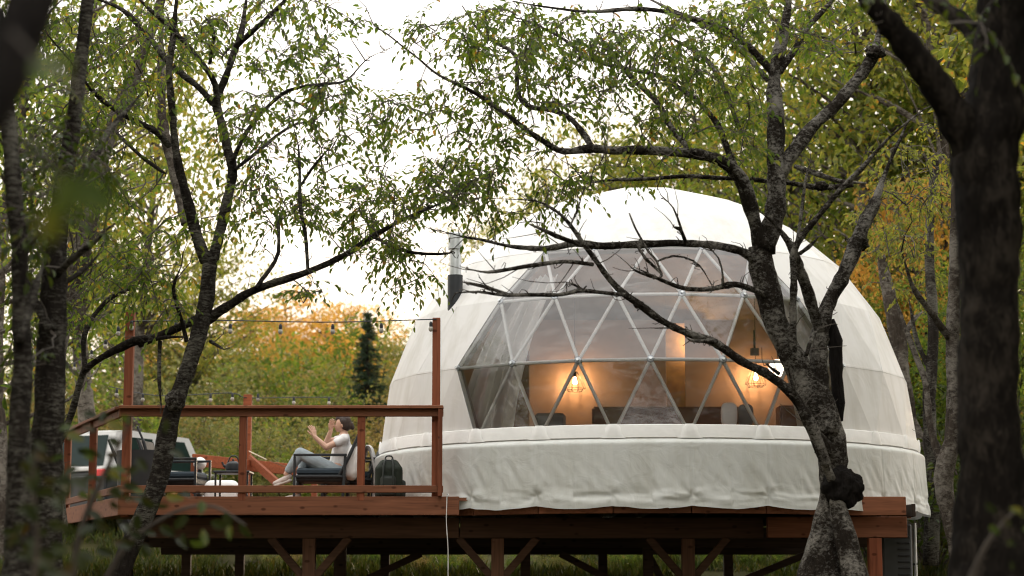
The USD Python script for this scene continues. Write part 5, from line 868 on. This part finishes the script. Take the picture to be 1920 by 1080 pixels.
# right forest
GR = 'dense trees behind the right side'
for px, yt, Y, k in ((1510, -120, 40, 'thin_a'), (1600, -250, 36, 'thin_b'), (1680, -200, 38, 'thin_a'), (1760, -320, 34, 'thin_b'), (1840, -200, 37, 'green_a'), (1930, -200, 36, 'olive_a'), (1580, 150, 44, 'thin_b'), (1690, 220, 42, 'olive_b'), (1790, 120, 45, 'olive_a')): far_tree(k, px, yt, Y, {1510: 'tall airy tree just right of the upright stem of the forked tree', 1600: 'tall yellow-green tree behind the right limb of the forked tree', 1680: 'tall green tree below the limb of the thick trunk', 1760: 'tall olive tree in the fork of the thick trunk', 1840: 'green tree hidden mostly behind the thick trunk', 1930: 'olive tree at the far right edge', 1580: 'yellow-green tree over the right shoulder of the tent', 1690: 'olive tree behind the broken pale trunk', 1790: 'olive tree just left of the thick trunk at mid height'}[px], GR, 1.0)
far_tree('orange_a', 1715, 300, 33, 'tree with orange autumn leaves left of the thick right trunk', wide=0.8); far_tree('olive_b', 1660, 440, 34, 'low olive tree beside the right edge of the tent'); far_tree('green_b', 1735, 500, 32, 'dark green low tree behind the pale crooked trunk', wide=1.2); far_tree('green_b', 1900, 400, 30, 'green tree showing right of the thick trunk', wide=1.0)
# spruce
xs_, Ysp = at(686, 900, 50)[0], 50.0; zg = float(ground_z(xs_, Ysp)); hs = at(686, 582, Ysp)[2] - zg; sprc = thing('spruce_tree', 'dark pointed spruce rising left of the tent', 'tree', (xs_, Ysp, zg))
part(sprc, 'trunk', tube([(xs_, Ysp, zg - 0.2), (xs_, Ysp, zg + hs * 0.97)], [0.13, 0.02], 8), 'bark_dark'); Cs, Ds, segs = [], [], []
g = np.random.default_rng(61)
for k in range(44):
    zz = hs - 0.05 - (hs * 0.75) * (k / 44.0) ** 1.1; rr = 0.03 + (hs - zz) * 0.24
    for b_ in range(6):
        a = g.uniform(0, 6.28); l = rr * g.uniform(.55, 1.2); d = np.array([math.cos(a), math.sin(a), -0.22]); o = np.array([xs_, Ysp, zg + zz + g.normal(0, .03)]); segs.append((np.array([o, o + d * l * 0.5, o + d * l + [0, 0, 0.14 * l]]), [0.018, 0.012, 0.005])); n = int(6 + l * 60); t_ = g.uniform(0.1, 1, n)[:, None]; Cs.append(o + d * l * t_ + [0, 0, 0.1] * (l * t_ * t_) + g.normal(0, .025, (n, 3))); Ds.append(np.tile(d, (n, 1)) + g.normal(0, .5, (n, 3)))
Cs, Ds = np.vstack(Cs), np.vstack(Ds); part(sprc, 'boughs', many_tubes(segs, 3), 'bark_dark', kind='stuff'); part(sprc, 'needles', leaves(Cs, Ds, unit(len(Cs), g), g.uniform(.06, .12, len(Cs)), np.full(len(Cs), 0.025)), 'needles', kind='stuff')
# shrubs of the clearing behind the deck
g = np.random.default_rng(700)
def shrub(kind, px, ytop, Y, label, group, wide=1.0):
    x = at(px, 900, Y)[0]; z = float(ground_z(x, Y)); h = max(0.3, at(px, ytop, Y)[2] - z); s = h / 1.9
    copy_of(SP[kind], {'olive': 'olive_shrub', 'green': 'green_shrub', 'tan': 'tan_shrub', 'dark': 'dark_shrub'}[kind], label, 'shrub', (x, Y, z), g.uniform(0, 360), (s * wide, s * wide, s), group)
for row, (Y, y0, x0, x1, st) in enumerate(((37, 840, 20, 740, 62), (42, 780, 40, 760, 60), (47, 735, 0, 790, 62), (53, 690, 20, 800, 64))):
    for px in np.arange(x0, x1, st):
        px = px + g.uniform(-18, 18); yt = y0 + g.uniform(-55, 50); tanny = 610 < px < 740 and Y < 50
        kd = 'tan' if tanny or g.random() < 0.2 else ('green' if g.random() < 0.3 else 'olive')
        lb = {'tan': 'brownish tan bush in the overgrown slope behind the deck', 'green': 'green bush in the overgrown slope behind the deck', 'olive': 'olive bush in the overgrown slope behind the deck'}[kd]
        if Y == 37 and 120 < px < 310: continue
        shrub(kd, px, yt, Y, lb, {'tan': 'tan bushes behind the deck', 'green': 'green bushes behind the deck', 'olive': 'olive bushes behind the deck'}[kd], 1.1)
for px, yt, Y, kd in ((1640, 760, 31, 'dark'), (1690, 800, 33, 'dark'), (1740, 780, 30, 'dark'), (1790, 700, 34, 'olive'), (1650, 660, 38, 'olive'), (1720, 640, 40, 'olive'), (1910, 760, 28, 'dark'), (1850, 720, 33, 'dark')): shrub(kd, px, yt, Y, 'shadowy bush under the trees right of the tent', 'bushes under the right trees', 1.1)
for px in np.arange(460, 1760, 62): shrub(('olive', 'tan', 'green')[int(g.integers(3))], px + g.uniform(-30, 30), 1040 + g.uniform(-10, 12), 31.2 + g.uniform(-.7, .7), 'low bush seen through the gap beneath the platform', 'low bushes beyond the platform', 1.3)

# the wood goes on around and behind the viewpoint
g = np.random.default_rng(808)
GV = 'trees of the wood around the viewpoint'
for k in range(46):
    if k < 30: a = g.uniform(math.radians(105), math.radians(435)); d_ = g.uniform(7, 24); x, y = d_ * math.cos(a), d_ * math.sin(a) + 2
    else: sd = -1 if k % 2 else 1; y = g.uniform(4, 22 if sd > 0 else 13); x = sd * (0.27 * y + g.uniform(3.2, 9.0))
    if y > 0 and abs(x) < 0.27 * y + 3.0: x = math.copysign(0.27 * y + 3.2, x)
    h = g.uniform(10, 15)
    copy_of(TP[('green_a', 'green_b', 'olive_b')[k % 3]], 'wood_tree', 'leafy tree of the wood standing beside or behind the viewpoint', 'tree', (x, y, float(ground_z(x, y))), g.uniform(0, 360), (h / 10 * 1.15, h / 10 * 1.15, h / 10), GV)
